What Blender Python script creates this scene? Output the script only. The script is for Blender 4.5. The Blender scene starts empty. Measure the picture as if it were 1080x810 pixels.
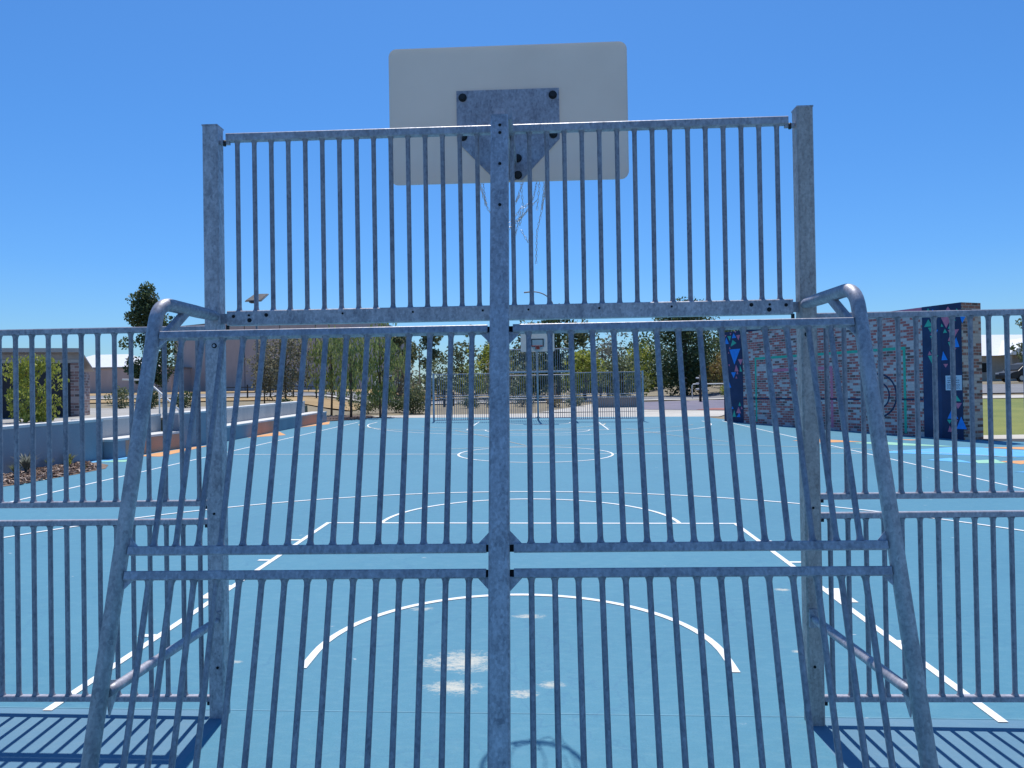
import bpy, bmesh, math, random
import numpy as np
from mathutils import Vector, Matrix
R = math.radians
random.seed(7); rng = np.random.default_rng(7)
sc = bpy.context.scene
COL = sc.collection

# ------------------------------------------------------------------ ground shape
def court_z(x, y):                      # the court drains: about 1 % across and along
    return -0.01095*max(-20, min(20, x)) + 0.01431*max(-10, min(30, y))
def lerp_tab(tab, v):
    if v <= tab[0][0]: return tab[0][1]
    for (a, za), (b, zb) in zip(tab, tab[1:]):
        if v <= b: return za + (zb-za)*(v-a)/(b-a)
    return tab[-1][1]
def smooth(a, b, v):
    t = max(0, min(1, (v-a)/(b-a))); return t*t*(3-2*t)
def H(x, y):
    c = court_z(x, y)
    if y > 30: c = lerp_tab([(30, court_z(max(-12, min(12, x)), 30)), (45, .85), (65, 1.25), (200, 1.5)], y)
    l = lerp_tab([(-60, .9), (6, .98), (27, 1.2), (40, 1.4), (60, 2.0), (200, 2.2)], y)
    r = lerp_tab([(-60, court_z(14, -10)), (16, court_z(14, 16)), (17, .1), (31, .9), (45, 1.4), (60, 1.7), (80, 1.9), (200, 2.1)], y)
    if y < 27: wl = 1.0 if x < -9.99 else 0.0
    else: wl = 1 - smooth(-15, -10.2, x)
    wr = smooth(12.2, 16.5, x)
    return c*(1-wl)*(1-wr) + l*wl + r*wr

# ------------------------------------------------------------------ materials
class NT:
    def __init__(s, name):
        s.m = bpy.data.materials.new(name); s.m.use_nodes = True
        s.t = s.m.node_tree; s.t.nodes.clear()
        s.out = s.n('ShaderNodeOutputMaterial'); s.b = s.n('ShaderNodeBsdfPrincipled')
        s.l(s.b.outputs[0], s.out.inputs[0])
    def n(s, t, **kw):
        o = s.t.nodes.new(t)
        for k, v in kw.items(): setattr(o, k, v)
        return o
    def l(s, a, b): s.t.links.new(a, b)
    def set(s, name, v):
        i = s.b.inputs[name]
        if hasattr(v, 'is_output'): s.l(v, i)
        else: i.default_value = (*v, 1) if isinstance(v, tuple) and len(v) == 3 else v
    def co(s, kind='Object'): return s.n('ShaderNodeTexCoord').outputs[kind]
    def map(s, vec, scale=(1,1,1), loc=(0,0,0), rot=(0,0,0)):
        m = s.n('ShaderNodeMapping'); m.inputs['Scale'].default_value = scale
        m.inputs['Location'].default_value = loc; m.inputs['Rotation'].default_value = rot
        s.l(vec, m.inputs[0]); return m.outputs[0]
    def noise(s, vec, scale, detail=4, rough=.55, out='Fac'):
        o = s.n('ShaderNodeTexNoise'); o.inputs['Scale'].default_value = scale
        o.inputs['Detail'].default_value = detail; o.inputs['Roughness'].default_value = rough
        s.l(vec, o.inputs['Vector']); return o.outputs[out]
    def voro(s, vec, scale, out='Color'):
        o = s.n('ShaderNodeTexVoronoi'); o.inputs['Scale'].default_value = scale
        s.l(vec, o.inputs['Vector']); return o.outputs[out]
    def ramp(s, fac, stops, interp='LINEAR'):
        o = s.n('ShaderNodeValToRGB'); o.color_ramp.interpolation = interp
        e = o.color_ramp.elements
        while len(e) < len(stops): e.new(.5)
        for el, (p, c) in zip(e, stops):
            el.position = p; el.color = (*c, 1) if isinstance(c, tuple) else (c, c, c, 1)
        s.l(fac, o.inputs[0]); return o.outputs[0]
    def mix(s, fac, a, b, mode='MIX'):
        o = s.n('ShaderNodeMix', data_type='RGBA', blend_type=mode)
        for idx, v in ((0, fac), (6, a), (7, b)):
            if hasattr(v, 'is_output'): s.l(v, o.inputs[idx])
            else: o.inputs[idx].default_value = ((*v, 1) if isinstance(v, tuple) else v)
        return o.outputs[2]
    def math(s, op, a, b=0.0):
        o = s.n('ShaderNodeMath', operation=op)
        for i, v in ((0, a), (1, b)):
            if hasattr(v, 'is_output'): s.l(v, o.inputs[i])
            else: o.inputs[i].default_value = v
        return o.outputs[0]
    def bump(s, h, strength=.3, dist=.01):
        o = s.n('ShaderNodeBump'); o.inputs['Strength'].default_value = strength
        o.inputs['Distance'].default_value = dist; s.l(h, o.inputs['Height']); s.l(o.outputs[0], s.b.inputs['Normal'])

M = {}
def simple(name, col, rough=.7, var=.12, scale=6, metal=0.0, bump=0.0, spec=.4):
    k = NT(name); c = k.co()
    n = k.noise(c, scale, 5)
    a = tuple(max(0, v*(1-var)) for v in col); b = tuple(min(1, v*(1+var)) for v in col)
    k.set('Base Color', k.ramp(n, [(.3, a), (.7, b)])); k.set('Roughness', rough); k.set('Metallic', metal)
    k.set('Specular IOR Level', spec)
    if bump: k.bump(k.noise(c, scale*12, 3), bump, .01)
    M[name] = k.m; return k.m

def make_galv(name, lo, hi, metal=.55):
    k = NT(name); c = k.co('Object')
    sp = k.voro(k.map(c, (1, 1, .6)), 105)
    spf = k.n('ShaderNodeRGBToBW'); k.l(sp, spf.inputs[0])
    n = k.noise(c, 9, 6, .65); n2 = k.noise(k.map(c, (1, 1, .25)), 28, 5, .7)
    n4 = k.noise(c, 75, 3, .7)
    f = k.math('ADD', k.math('MULTIPLY', spf.outputs[0], .16), k.math('ADD', k.math('MULTIPLY', n, .32), k.math('ADD', k.math('MULTIPLY', n2, .36), k.math('MULTIPLY', n4, .30))))
    k.set('Base Color', k.ramp(f, [(.43, lo), (.70, hi)]))
    k.set('Metallic', metal)
    k.set('Roughness', k.ramp(f, [(.3, .62), (.8, .42)]))
    k.bump(k.noise(c, 70, 4, .6), .12, .004)
    M[name] = k.m
make_galv('galvanised_steel', (.24, .24, .28), (.50, .49, .54), .32)
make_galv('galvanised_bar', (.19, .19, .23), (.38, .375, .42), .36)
make_galv('galvanised_post', (.26, .255, .29), (.60, .585, .63), .32)
make_galv('galvanised_warm', (.30, .255, .24), (.58, .51, .48), .25)  # warmer, browner steel tone for the right-hand post
simple('weld', (.42, .44, .47), .5, .2, 60, .4)
simple('bolt_black', (.02, .02, .022), .5, .2, 40)
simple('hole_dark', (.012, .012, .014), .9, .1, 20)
simple('board_white', (.76, .75, .73), .45, .06, 2.2)
_k = M['board_white'].node_tree; _o = [n for n in _k.nodes if n.type == 'OUTPUT_MATERIAL'][0]; _b = [n for n in _k.nodes if n.type == 'BSDF_PRINCIPLED'][0]
_t = _k.nodes.new('ShaderNodeBsdfTranslucent'); _t.inputs[0].default_value = (.84, .76, .64, 1); _m = _k.nodes.new('ShaderNodeMixShader'); _m.inputs[0].default_value = .34
_k.links.new(_b.outputs[0], _m.inputs[1]); _k.links.new(_t.outputs[0], _m.inputs[2]); _k.links.new(_m.outputs[0], _o.inputs[0])
simple('rim_red', (.45, .05, .03), .45, .15, 20)
simple('black_paint', (.02, .02, .025), .6, .2, 10)
simple('white_line', (.80, .80, .78), .75, .06, 5)
simple('cream_line', (.62, .56, .40), .75, .08, 5)
simple('orange_line', (.60, .48, .34), .75, .08, 5)
simple('chain_steel', (.55, .53, .50), .4, .25, 120, .7)

# court acrylic
k = NT('court_blue'); c = k.co('Object')
n1 = k.noise(c, .35, 4); n2 = k.noise(k.map(c, (6, 1.2, 1)), 2.2, 6, .65); n3 = k.noise(c, 110, 4, .75); n5 = k.noise(k.map(c, (1, 2.2, 1), rot=(0, 0, .5)), 9, 6, .75); n4 = k.noise(k.map(c, (.9, 5, 1), rot=(0, 0, .35)), 1.6, 5, .6)
base = k.ramp(n1, [(.3, (.066, .222, .316)), (.7, (.082, .258, .354))])
base = k.mix(k.ramp(n2, [(.45, 0.0), (.8, .30)]), base, (.120, .31, .40))
base = k.mix(k.ramp(n4, [(.5, 0.0), (.75, .22)]), base, (.058, .205, .305))
base = k.mix(k.ramp(n3, [(.3, .38), (.68, 0.0)]), base, (.038, .145, .22))
base = k.mix(k.ramp(n5, [(.48, 0.0), (.78, .45)]), base, (.145, .31, .38))
base = k.mix(k.ramp(n5, [(.22, .35), (.42, 0.0)]), base, (.045, .165, .26))
# worn, whitish scuffs in front of the hoop and a few stray flakes
def blob(px, py, rx, ry, ang=0.0):
    v = k.map(c, (1, 1, 0), (-px, -py, 0)); v = k.map(v, (1/rx, 1/ry, 0), rot=(0, 0, ang))
    g = k.n('ShaderNodeVectorMath', operation='LENGTH'); k.l(v, g.inputs[0])
    return k.ramp(g.outputs['Value'], [(0.0, 1.0), (1.0, 0.0)])
mask = None
for b in [(-.33, -.12, .52, .36), (.03, -.57, .20, .13), (.20, -.44, .17, .11), (-.34, -.50, .34, .20), (.05, .75, .26, .10), (2.09, 1.46, .13, .09), (-1.72, -.16, .10, .07), (1.75, 0.1, .1, .05), (-.75, .9, .2, .1), (-1.66, -1.08, .08, .05)]:
    o = blob(*b); mask = o if mask is None else k.math('MAXIMUM', mask, o)
sn = k.math('ADD', k.math('MULTIPLY', k.noise(k.map(c, (2.0, 4.2, 1), rot=(0, 0, .3)), 3.0, 8, .75), .42),
            k.math('ADD', k.math('MULTIPLY', k.noise(k.map(c, (1, 2.0, 1), rot=(0, 0, .3)), 14, 7, .85), .38), k.math('MULTIPLY', k.noise(c, 70, 4, .8), .20)))
scuff = k.ramp(k.math('MULTIPLY', k.math('ADD', sn, -.12), k.math('POWER', mask, .55)), [(.262, 0.0), (.305, .36), (.36, .70), (.45, .92)])
base = k.mix(scuff, base, (.62, .58, .47))
fl = k.noise(k.map(c, (2, 5, 1), rot=(0, 0, .2)), 5.5, 6, .75)
base = k.mix(k.ramp(fl, [(.735, 0.0), (.77, .6)]), base, (.48, .56, .62))
fv = k.n('ShaderNodeTexVoronoi'); fv.inputs['Scale'].default_value = 2.6; fm = k.n('ShaderNodeVectorMath', operation='ADD')
k.l(k.map(c, (1, 1.6, 1), rot=(0, 0, .4)), fm.inputs[0]); fs = k.n('ShaderNodeVectorMath', operation='SCALE'); fs.inputs['Scale'].default_value = .10
k.l(k.noise(c, 22, 4, .7, 'Color'), fs.inputs[0]); k.l(fs.outputs[0], fm.inputs[1]); k.l(fm.outputs[0], fv.inputs['Vector'])
fb = k.n('ShaderNodeRGBToBW'); k.l(fv.outputs['Color'], fb.inputs[0])
fl2 = k.math('MULTIPLY', k.ramp(fv.outputs['Distance'], [(.035, .8), (.06, 0.0)]), k.ramp(fb.outputs[0], [(.52, 0.0), (.60, 1.0)]))
base = k.mix(fl2, base, (.46, .50, .52))
crk = k.n('ShaderNodeTexVoronoi', feature='DISTANCE_TO_EDGE'); crk.inputs['Scale'].default_value = .42
wv = k.n('ShaderNodeVectorMath', operation='ADD'); k.l(c, wv.inputs[0])
nz = k.noise(c, 1.5, 5, .6, 'Color'); k.l(nz, wv.inputs[1]); k.l(wv.outputs[0], crk.inputs['Vector'])
base = k.mix(k.ramp(crk.outputs['Distance'], [(0.0, .22), (.006, 0.0)]), base, (.03, .12, .25))
k.set('Base Color', base); k.set('Roughness', k.ramp(n2, [(.3, .62), (.7, .78)])); k.set('Specular IOR Level', .35)
k.bump(n3, .25, .004); M['court_blue'] = k.m
# greyer blue outside the fence
k = NT('court_margin'); c = k.co('Object')
n1 = k.noise(c, 1.3, 6, .6); n3 = k.noise(c, 170, 3, .7)
base = k.ramp(n1, [(.3, (.098, .218, .312)), (.7, (.124, .25, .338))])
base = k.mix(k.ramp(n3, [(.3, .25), (.65, 0.0)]), base, (.06, .17, .32))
base = k.mix(k.ramp(k.noise(k.map(c, (1, 2, 1)), 8, 6, .75), [(.5, 0.0), (.8, .4)]), base, (.20, .30, .36))
k.set('Base Color', base); k.set('Roughness', .8); k.bump(n3, .3, .004); M['court_margin'] = k.m

def ground_mat(name, a, b, scale, fine, rough=.9):
    k = NT(name); c = k.co('Object')
    n1 = k.noise(c, scale, 6, .6); n2 = k.noise(c, fine, 4, .7)
    base = k.mix(k.ramp(n2, [(.35, .35), (.65, 0.0)]), k.ramp(n1, [(.3, a), (.7, b)]), tuple(v*.55 for v in a))
    k.set('Base Color', base); k.set('Roughness', rough); k.bump(n2, .4, .02); M[name] = k.m
ground_mat('earth', (.20, .16, .10), (.30, .25, .15), .12, 6)
ground_mat('concrete_pale', (.50, .46, .40), (.62, .58, .50), .4, 30)
ground_mat('asphalt_grey', (.18, .18, .19), (.26, .26, .26), .3, 40)
ground_mat('lawn_grass', (.14, .18, .035), (.26, .27, .06), .5, 22)
ground_mat('dry_grass', (.34, .22, .09), (.48, .33, .15), .5, 9)
ground_mat('softfall', (.16, .15, .20), (.24, .21, .26), .6, 30)
ground_mat('softfall_red', (.32, .12, .10), (.40, .16, .13), .6, 30)
ground_mat('mulch', (.12, .075, .05), (.34, .24, .18), 14, 40)
ground_mat('dark_grey', (.035, .04, .05), (.05, .055, .065), 2, 20)

def concrete_mat(name, a, b):
    k = NT(name); c = k.co('Object')
    n1 = k.noise(k.map(c, (1, 1, .35)), 1.6, 6, .65); n2 = k.noise(c, 45, 4, .7)
    base = k.mix(k.ramp(n2, [(.3, .3), (.65, 0.0)]), k.ramp(n1, [(.3, a), (.7, b)]), tuple(v*.6 for v in a))
    k.set('Base Color', base); k.set('Roughness', .85); k.bump(n2, .2, .01); M[name] = k.m
concrete_mat('wall_concrete', (.38, .39, .40), (.52, .52, .51))
concrete_mat('seat_concrete', (.40, .41, .42), (.52, .52, .52))
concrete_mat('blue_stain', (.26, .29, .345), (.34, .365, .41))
concrete_mat('orange_stain', (.48, .27, .18), (.60, .34, .24))
concrete_mat('cap_concrete', (.62, .61, .58), (.74, .73, .70))
concrete_mat('tilt_panel', (.47, .39, .38), (.56, .47, .46))
concrete_mat('planter_stone', (.22, .19, .18), (.30, .27, .25))

def brick_mat(name, pale, red, dark, mortar, paleness=.5, rot=0, bw=.24, rh=.086):
    k = NT(name); c = k.co('Object'); sp_ = k.n('ShaderNodeSeparateXYZ'); k.l(c, sp_.inputs[0]); cb_ = k.n('ShaderNodeCombineXYZ')
    k.l(k.math('ADD', sp_.outputs[0], sp_.outputs[1]), cb_.inputs[0]); k.l(sp_.outputs[2], cb_.inputs[1]); v = cb_.outputs[0]
    br = k.n('ShaderNodeTexBrick'); k.l(v, br.inputs['Vector'])
    for kk, vv in (('Scale', 1.0), ('Mortar Size', .009), ('Brick Width', bw), ('Row Height', rh), ('Mortar Smooth', .1), ('Bias', 0.0)):
        br.inputs[kk].default_value = vv
    br.inputs['Color1'].default_value = (0, 0, 0, 1); br.inputs['Color2'].default_value = (1, 1, 1, 1); br.inputs['Mortar'].default_value = (.5, .5, .5, 1)
    f = k.n('ShaderNodeRGBToBW'); k.l(br.outputs['Color'], f.inputs[0])
    big = k.noise(v, .7, 3)
    ff = k.math('ADD', f.outputs[0], k.math('MULTIPLY', k.math('ADD', big, -.5), .9))
    col = k.ramp(ff, [(0.0, dark), (.13, dark), (.16, red), (paleness-.05, red), (paleness+.02, pale), (1.0, tuple(x*1.15 for x in pale))])
    fine = k.noise(c, 30, 5, .7)
    col = k.mix(k.ramp(fine, [(.35, .30), (.65, 0.0)]), col, mortar)
    col = k.mix(br.outputs['Fac'], col, mortar)
    k.set('Base Color', col); k.set('Roughness', .9)
    bm = k.n('ShaderNodeMath', operation='SUBTRACT'); bm.inputs[0].default_value = 1; k.l(br.outputs['Fac'], bm.inputs[1])
    k.bump(bm.outputs[0], .6, .01); M[name] = k.m
brick_mat('mural_brick', (.56, .46, .46), (.46, .085, .075), (.12, .038, .036), (.52, .44, .43), .72, 0)
brick_mat('pier_brick', (.46, .42, .36), (.30, .11, .07), (.08, .04, .03), (.42, .38, .33), .62, 1)
brick_mat('shed_brick', (.34, .27, .26), (.22, .12, .11), (.08, .05, .05), (.40, .36, .34), .70, 0)
simple('navy_paint', (.022, .036, .095), .75, .25, 2)
simple('navy_paint_light', (.025, .048, .12), .75, .25, 2)
simple('mural_green', (.05, .43, .31), .75, .12, 8)
simple('mural_blue', (.02, .25, .76), .75, .12, 8)
simple('mural_pink', (.66, .19, .28), .75, .12, 8)
simple('floor_orange', (.68, .34, .14), .8, .08, 3)
simple('floor_green', (.30, .58, .42), .8, .08, 3)
simple('floor_sky', (.12, .42, .72), .8, .08, 3)
simple('sign_white', (.55, .62, .72), .6, .05, 8)
simple('sign_ink', (.12, .17, .27), .7, .1, 8)
simple('roof_metal', (.30, .27, .26), .5, .1, 3, .3)
simple('roof_white', (.78, .78, .78), .5, .04, 2)
simple('render_beige', (.40, .36, .31), .9, .1, 3)
simple('fascia_grey', (.36, .36, .36), .6, .08, 5)
simple('door_dark', (.020, .024, .035), .55, .2, 5)
simple('black_metal', (.022, .024, .027), .5, .25, 10)
simple('teal_metal', (.10, .17, .22), .5, .2, 10, .3)
simple('car_black', (.012, .013, .016), .45, .1, 3, .2, spec=.6)
simple('car_grey', (.32, .33, .35), .3, .08, 3, .4)
simple('car_glass', (.012, .016, .02), .35, .1, 3, spec=.15)
simple('tyre', (.02, .02, .02), .85, .2, 20)
simple('rim_alloy', (.45, .45, .46), .35, .1, 20, .7)
simple('solar_glass', (.16, .13, .10), .35, .3, 10)
simple('stone_pale', (.50, .42, .36), .9, .3, 12)
simple('bark_brown', (.13, .095, .07), .95, .35, 14, 0, .4)
simple('bark_pale', (.30, .26, .22), .95, .3, 14, 0, .4)
simple('rail_white', (.70, .70, .68), .5, .05, 6)

def leaf_mat(name, a, b, c3, trans=.25):
    k = NT(name)
    g = k.n('ShaderNodeNewGeometry'); n = k.noise(k.co('Object'), 1.3, 3)
    f = k.math('ADD', k.math('MULTIPLY', g.outputs['Random Per Island'], .7), k.math('MULTIPLY', n, .5))
    col = k.ramp(f, [(.15, a), (.55, b), (.95, c3)])
    k.set('Base Color', col); k.set('Roughness', .6)
    tr = k.n('ShaderNodeBsdfTranslucent'); k.l(col, tr.inputs[0])
    mx = k.n('ShaderNodeMixShader'); mx.inputs[0].default_value = trans
    k.l(k.b.outputs[0], mx.inputs[1]); k.l(tr.outputs[0], mx.inputs[2]); k.l(mx.outputs[0], k.out.inputs[0])
    M[name] = k.m
leaf_mat('leaf_dark', (.035, .060, .030), (.070, .110, .048), (.14, .185, .075), .38)
leaf_mat('leaf_gum', (.070, .100, .048), (.13, .16, .078), (.22, .24, .12), .4)
leaf_mat('leaf_olive', (.12, .112, .072), (.20, .185, .12), (.30, .28, .18), .38)
leaf_mat('leaf_willow', (.10, .14, .045), (.20, .25, .08), (.36, .39, .14), .42)
leaf_mat('leaf_lime', (.16, .20, .032), (.29, .33, .055), (.45, .46, .10), .38)
leaf_mat('leaf_autumn', (.18, .11, .045), (.29, .19, .066), (.33, .30, .09), .35)
leaf_mat('leaf_grey', (.12, .14, .12), (.20, .22, .19), (.30, .32, .28), .38)

# ------------------------------------------------------------------ mesh helpers
class MB:
    def __init__(s): s.v = []; s.f = []; s.sm = []
    def add(s, vs, fs, smooth=False):
        o = len(s.v); s.v += [tuple(p) for p in vs]
        s.f += [tuple(i+o for i in f) for f in fs]; s.sm += [smooth]*len(fs); return s
    def box(s, x0, x1, y0, y1, z0, z1):
        v = [(x0,y0,z0),(x1,y0,z0),(x1,y1,z0),(x0,y1,z0),(x0,y0,z1),(x1,y0,z1),(x1,y1,z1),(x0,y1,z1)]
        return s.add(v, [(0,3,2,1),(4,5,6,7),(0,1,5,4),(1,2,6,5),(2,3,7,6),(3,0,4,7)])
    def bar(s, p0, p1, w, h, up=(0,0,1), ch=.004):      # rounded rectangular section swept p0 -> p1
        p0, p1 = Vector(p0), Vector(p1); d = (p1-p0).normalized(); u = Vector(up)
        r = d.cross(u).normalized(); u = r.cross(d).normalized(); a, b = w/2, h/2
        cs = [(a-ch,-b),(a,-b+ch),(a,b-ch),(a-ch,b),(-a+ch,b),(-a,b-ch),(-a,-b+ch),(-a+ch,-b)]
        vs = [p + r*x + u*y for p in (p0, p1) for x, y in cs]
        return s.add(vs, [(i,(i+1)%8,8+(i+1)%8,8+i) for i in range(8)] + [tuple(range(7,-1,-1)), tuple(range(8,16))])
    def tube(s, pts, r, n=12, cap=True):
        pts = [Vector(p) for p in pts]; rs = r if isinstance(r, (list, tuple)) else [r]*len(pts)
        t0 = (pts[1]-pts[0]).normalized(); a = t0.orthogonal().normalized(); vs = []
        for i, p in enumerate(pts):
            t = (pts[min(i+1, len(pts)-1)]-pts[max(i-1, 0)]).normalized()
            a = (a - t*a.dot(t)).normalized(); b = t.cross(a)
            vs += [p + (a*math.cos(q)+b*math.sin(q))*rs[i] for q in [2*math.pi*j/n for j in range(n)]]
        o = len(s.v)
        s.add(vs, [(i*n+j, i*n+(j+1)%n, (i+1)*n+(j+1)%n, (i+1)*n+j) for i in range(len(pts)-1) for j in range(n)], True)
        if cap:
            s.f += [tuple(o+j for j in range(n-1,-1,-1)), tuple(o+(len(pts)-1)*n+j for j in range(n))]; s.sm += [False, False]
        return s
    def ring(s, c, rad, r, n=36, m=8):
        c = Vector(c); vs = []
        for i in range(n):
            q = 2*math.pi*i/n
            for j in range(m):
                w = 2*math.pi*j/m; rr = rad + r*math.cos(w)
                vs.append(c + Vector((rr*math.cos(q), rr*math.sin(q), r*math.sin(w))))
        return s.add(vs, [(i*m+j, ((i+1)%n)*m+j, ((i+1)%n)*m+(j+1)%m, i*m+(j+1)%m) for i in range(n) for j in range(m)], True)
    def prism(s, poly, off):       # planar polygon (3d points) thickened by the vector off
        n = len(poly); vs = [Vector(p) for p in poly]; o = Vector(off); vs += [p+o for p in vs]
        return s.add(vs, [tuple(range(n)), tuple(range(2*n-1, n-1, -1))] + [(i, n+i, n+(i+1)%n, (i+1)%n) for i in range(n)])
    def build(s, name, mat, parent=None, origin=None):
        me = bpy.data.meshes.new(name); o = Vector(origin) if origin is not None else Vector((0,0,0))
        me.from_pydata([tuple(Vector(p)-o) for p in s.v], [], s.f)
        me.polygons.foreach_set('use_smooth', s.sm); me.update()
        b = bmesh.new(); b.from_mesh(me); bmesh.ops.recalc_face_normals(b, faces=b.faces); b.to_mesh(me); b.free()
        me.materials.append(M[mat] if isinstance(mat, str) else mat)
        ob = bpy.data.objects.new(name, me); COL.objects.link(ob); ob.location = o
        if parent is not None: ob.parent = parent
        return ob
def tag(o, label=None, cat=None, group=None, kind=None):
    for k_, v_ in (('label', label), ('category', cat), ('group', group), ('kind', kind)):
        if v_: o[k_] = v_
    return o
def thing(name, loc, label, cat, group=None, rz=0.0):
    o = bpy.data.objects.new(name, None); COL.objects.link(o); o.location = loc; o.rotation_euler.z = rz
    o.empty_display_size = .2
    return tag(o, label, cat, group)
def copy_tree(o, parent=None):
    c_ = o.copy(); COL.objects.link(c_); c_.parent = parent
    for ch in o.children: copy_tree(ch, c_)
    return c_
def copy_thing(o, loc, rz, label):
    c_ = copy_tree(o); c_.location = loc; c_.rotation_euler.z = rz; c_['label'] = label; return c_
def struct(name, mb, mat): return tag(mb.build(name, mat), kind='structure')

# ------------------------------------------------------------------ ground, court and markings
def axis(vals): return sorted(set(round(v, 4) for v in vals))
xs = axis([-600, -300, -150, -100, -70, -50] + list(np.arange(-40, -16, 2)) + list(np.arange(-16, -10, .75)) + [-10.0, -9.98] + list(np.arange(-9.9, 12, 1.5)) + list(np.arange(12.2, 17, .6)) + list(np.arange(17, 40, 2)) + [40, 50, 60, 80, 100, 150, 300, 600])
ys = axis([-60, -30] + list(np.arange(-10, 26, 2)) + [15.5, 16, 16.5, 17, 26, 26.99, 27.01, 28, 29, 30, 31, 32] + list(np.arange(33, 70, 2)) + [70, 75, 80, 90, 110, 150, 200, 300, 600])
mb = MB(); nx = len(xs)
vs = [(x, y, H(x, y) - .03) for y in ys for x in xs]
mb.add(vs, [(j*nx+i, j*nx+i+1, (j+1)*nx+i+1, (j+1)*nx+i) for j in range(len(ys)-1) for i in range(nx-1)])
struct('ground', mb, 'earth')

def sheet(name, p00, p10, p11, p01, mat, off=.0, n=(8, 8), f=H):
    m_ = MB(); vs = []
    P = [Vector((*p, 0)) for p in (p00, p10, p11, p01)]
    for j in range(n[1]+1):
        for i in range(n[0]+1):
            a, b = i/n[0], j/n[1]
            p = P[0].lerp(P[1], a).lerp(P[3].lerp(P[2], a), b); vs.append((p.x, p.y, f(p.x, p.y)+off))
    m_.add(vs, [(j*(n[0]+1)+i, j*(n[0]+1)+i+1, (j+1)*(n[0]+1)+i+1, (j+1)*(n[0]+1)+i) for j in range(n[1]) for i in range(n[0])])
    return struct(name, m_, mat)
FY = -.862                                    # the fence line
cpoly = lambda pts, off: [(x, y, court_z(x, y)+off) for x, y in pts]
mb = MB()
mb.add(cpoly([(-9.9, FY+.05), (13.6, FY+.05), (13.6, 16.2), (12.2, 16.2), (12.2, 15.9), (8.5, 23.6), (7.6, 28.2), (7.6, 29.3), (-9.9, 29.3)], 0), [tuple(range(9))])
mb.add(cpoly([(-1.47, -10), (1.47, -10), (1.47, FY+.05), (-1.47, FY+.05)], 0), [(0, 1, 2, 3)])
struct('court_surface', mb, 'court_blue')
mb = MB()
for s_ in (-1, 1): mb.add(cpoly([(s_*1.47, -10), (s_*13.6, -10), (s_*13.6, FY+.05), (s_*1.47, FY+.05)], 0), [(0, 1, 2, 3)])
struct('court_margin', mb, 'court_margin')

LZ = .004
def strip(m_, pts, w, closed=False, off=LZ):
    P = [Vector((*p, 0)) for p in pts]; n = len(P); vs = []
    for i, p in enumerate(P):
        a = P[(i-1) % n] if (closed or i > 0) else p; b = P[(i+1) % n] if (closed or i < n-1) else p
        d1 = (p-a).normalized() if (p-a).length else (b-p).normalized(); d2 = (b-p).normalized() if (b-p).length else d1
        t = (d1+d2).normalized(); nn = Vector((-t.y, t.x, 0)); kx = 1/max(.5, nn.dot(Vector((-d1.y, d1.x, 0))))
        for s_ in (-1, 1):
            q = p + nn*s_*w/2*kx; vs.append((q.x, q.y, court_z(q.x, q.y)+off))
    m_.add(vs, [(2*i, 2*((i+1) % n), 2*((i+1) % n)+1, 2*i+1) for i in range(n if closed else n-1)])
def arc(cx, cy, r, a0, a1, n=40): return [(cx+r*math.cos(R(a0+(a1-a0)*i/n)), cy+r*math.sin(R(a0+(a1-a0)*i/n))) for i in range(n+1)]
lines = MB(); Y0 = FY+.02; YF = 24.85-Y0; HY = 24.85
for s_ in (-1, 1): strip(lines, [(s_*7.475, Y0), (s_*7.475, YF)], .05)
def half(fl):
    g = (lambda P: [(x, HY-y) for x, y in P]) if fl else (lambda P: P)
    o_ = .0006 if fl else 0
    strip(lines, g([(-2.425, Y0), (-2.425, 4.2), (2.425, 4.2), (2.425, Y0)]), .05, off=LZ)
    strip(lines, g(arc(0, 4.205, 1.775, 0, 180)), .05, off=LZ+.001)
    strip(lines, g([(1.275, -.25)] + arc(0, 0, 1.275, 0, 180) + [(-1.275, -.25)]), .05)
    strip(lines, g(arc(0, 0, 6.675, 4, 176, 60)), .05, off=LZ+.002)
    for s_ in (-1, 1):
        strip(lines, g([(s_*6.66, Y0), (s_*6.66, .42)]), .05, off=LZ+.002)
        for yy in (.28, 2.36, 3.25): strip(lines, g([(s_*2.452, yy), (s_*2.56, yy)]), .05)
        strip(lines, g([(s_*2.502, 1.12), (s_*2.502, 1.5)]), .10)
half(False); half(True)
strip(lines, [(-7.45, 12.425), (7.45, 12.425)], .05, off=LZ+.001)
strip(lines, arc(0, 12.425, 1.775, 0, 360)[:-1], .05, True, off=LZ+.002)
struct('court_lines', lines, 'white_line')
ol = MB(); OZ = LZ+.003
strip(ol, [(-2.81, 20.5), (-1.46, 17.5), (-.26, 14.6)], .03, off=OZ)
strip(ol, arc(.6, 26.2, 6.0, 215, 330), .03, off=OZ+.001)
strip(ol, [(3.07, 21.2), (4.2, 17.7), (5.2, 15.6)], .03, off=OZ+.002)
struct('game_lines', ol, 'orange_line')
ol = MB()
strip(ol, arc(2.6, 4.6, 10.2, 42, 118), .04, off=OZ+.003)
strip(ol, arc(-2.2, 25.0, 4.9, 190, 350), .04, off=OZ+.004)
struct('game_lines', ol, 'cream_line')
ol = MB(); strip(ol, [(-9.9, FY+.055), (13.6, FY+.055)], .0035, off=.003); simple('joint_pale', (.20, .36, .44), .8, .3, 3); struct('slab_joint', ol, 'joint_pale')

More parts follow.
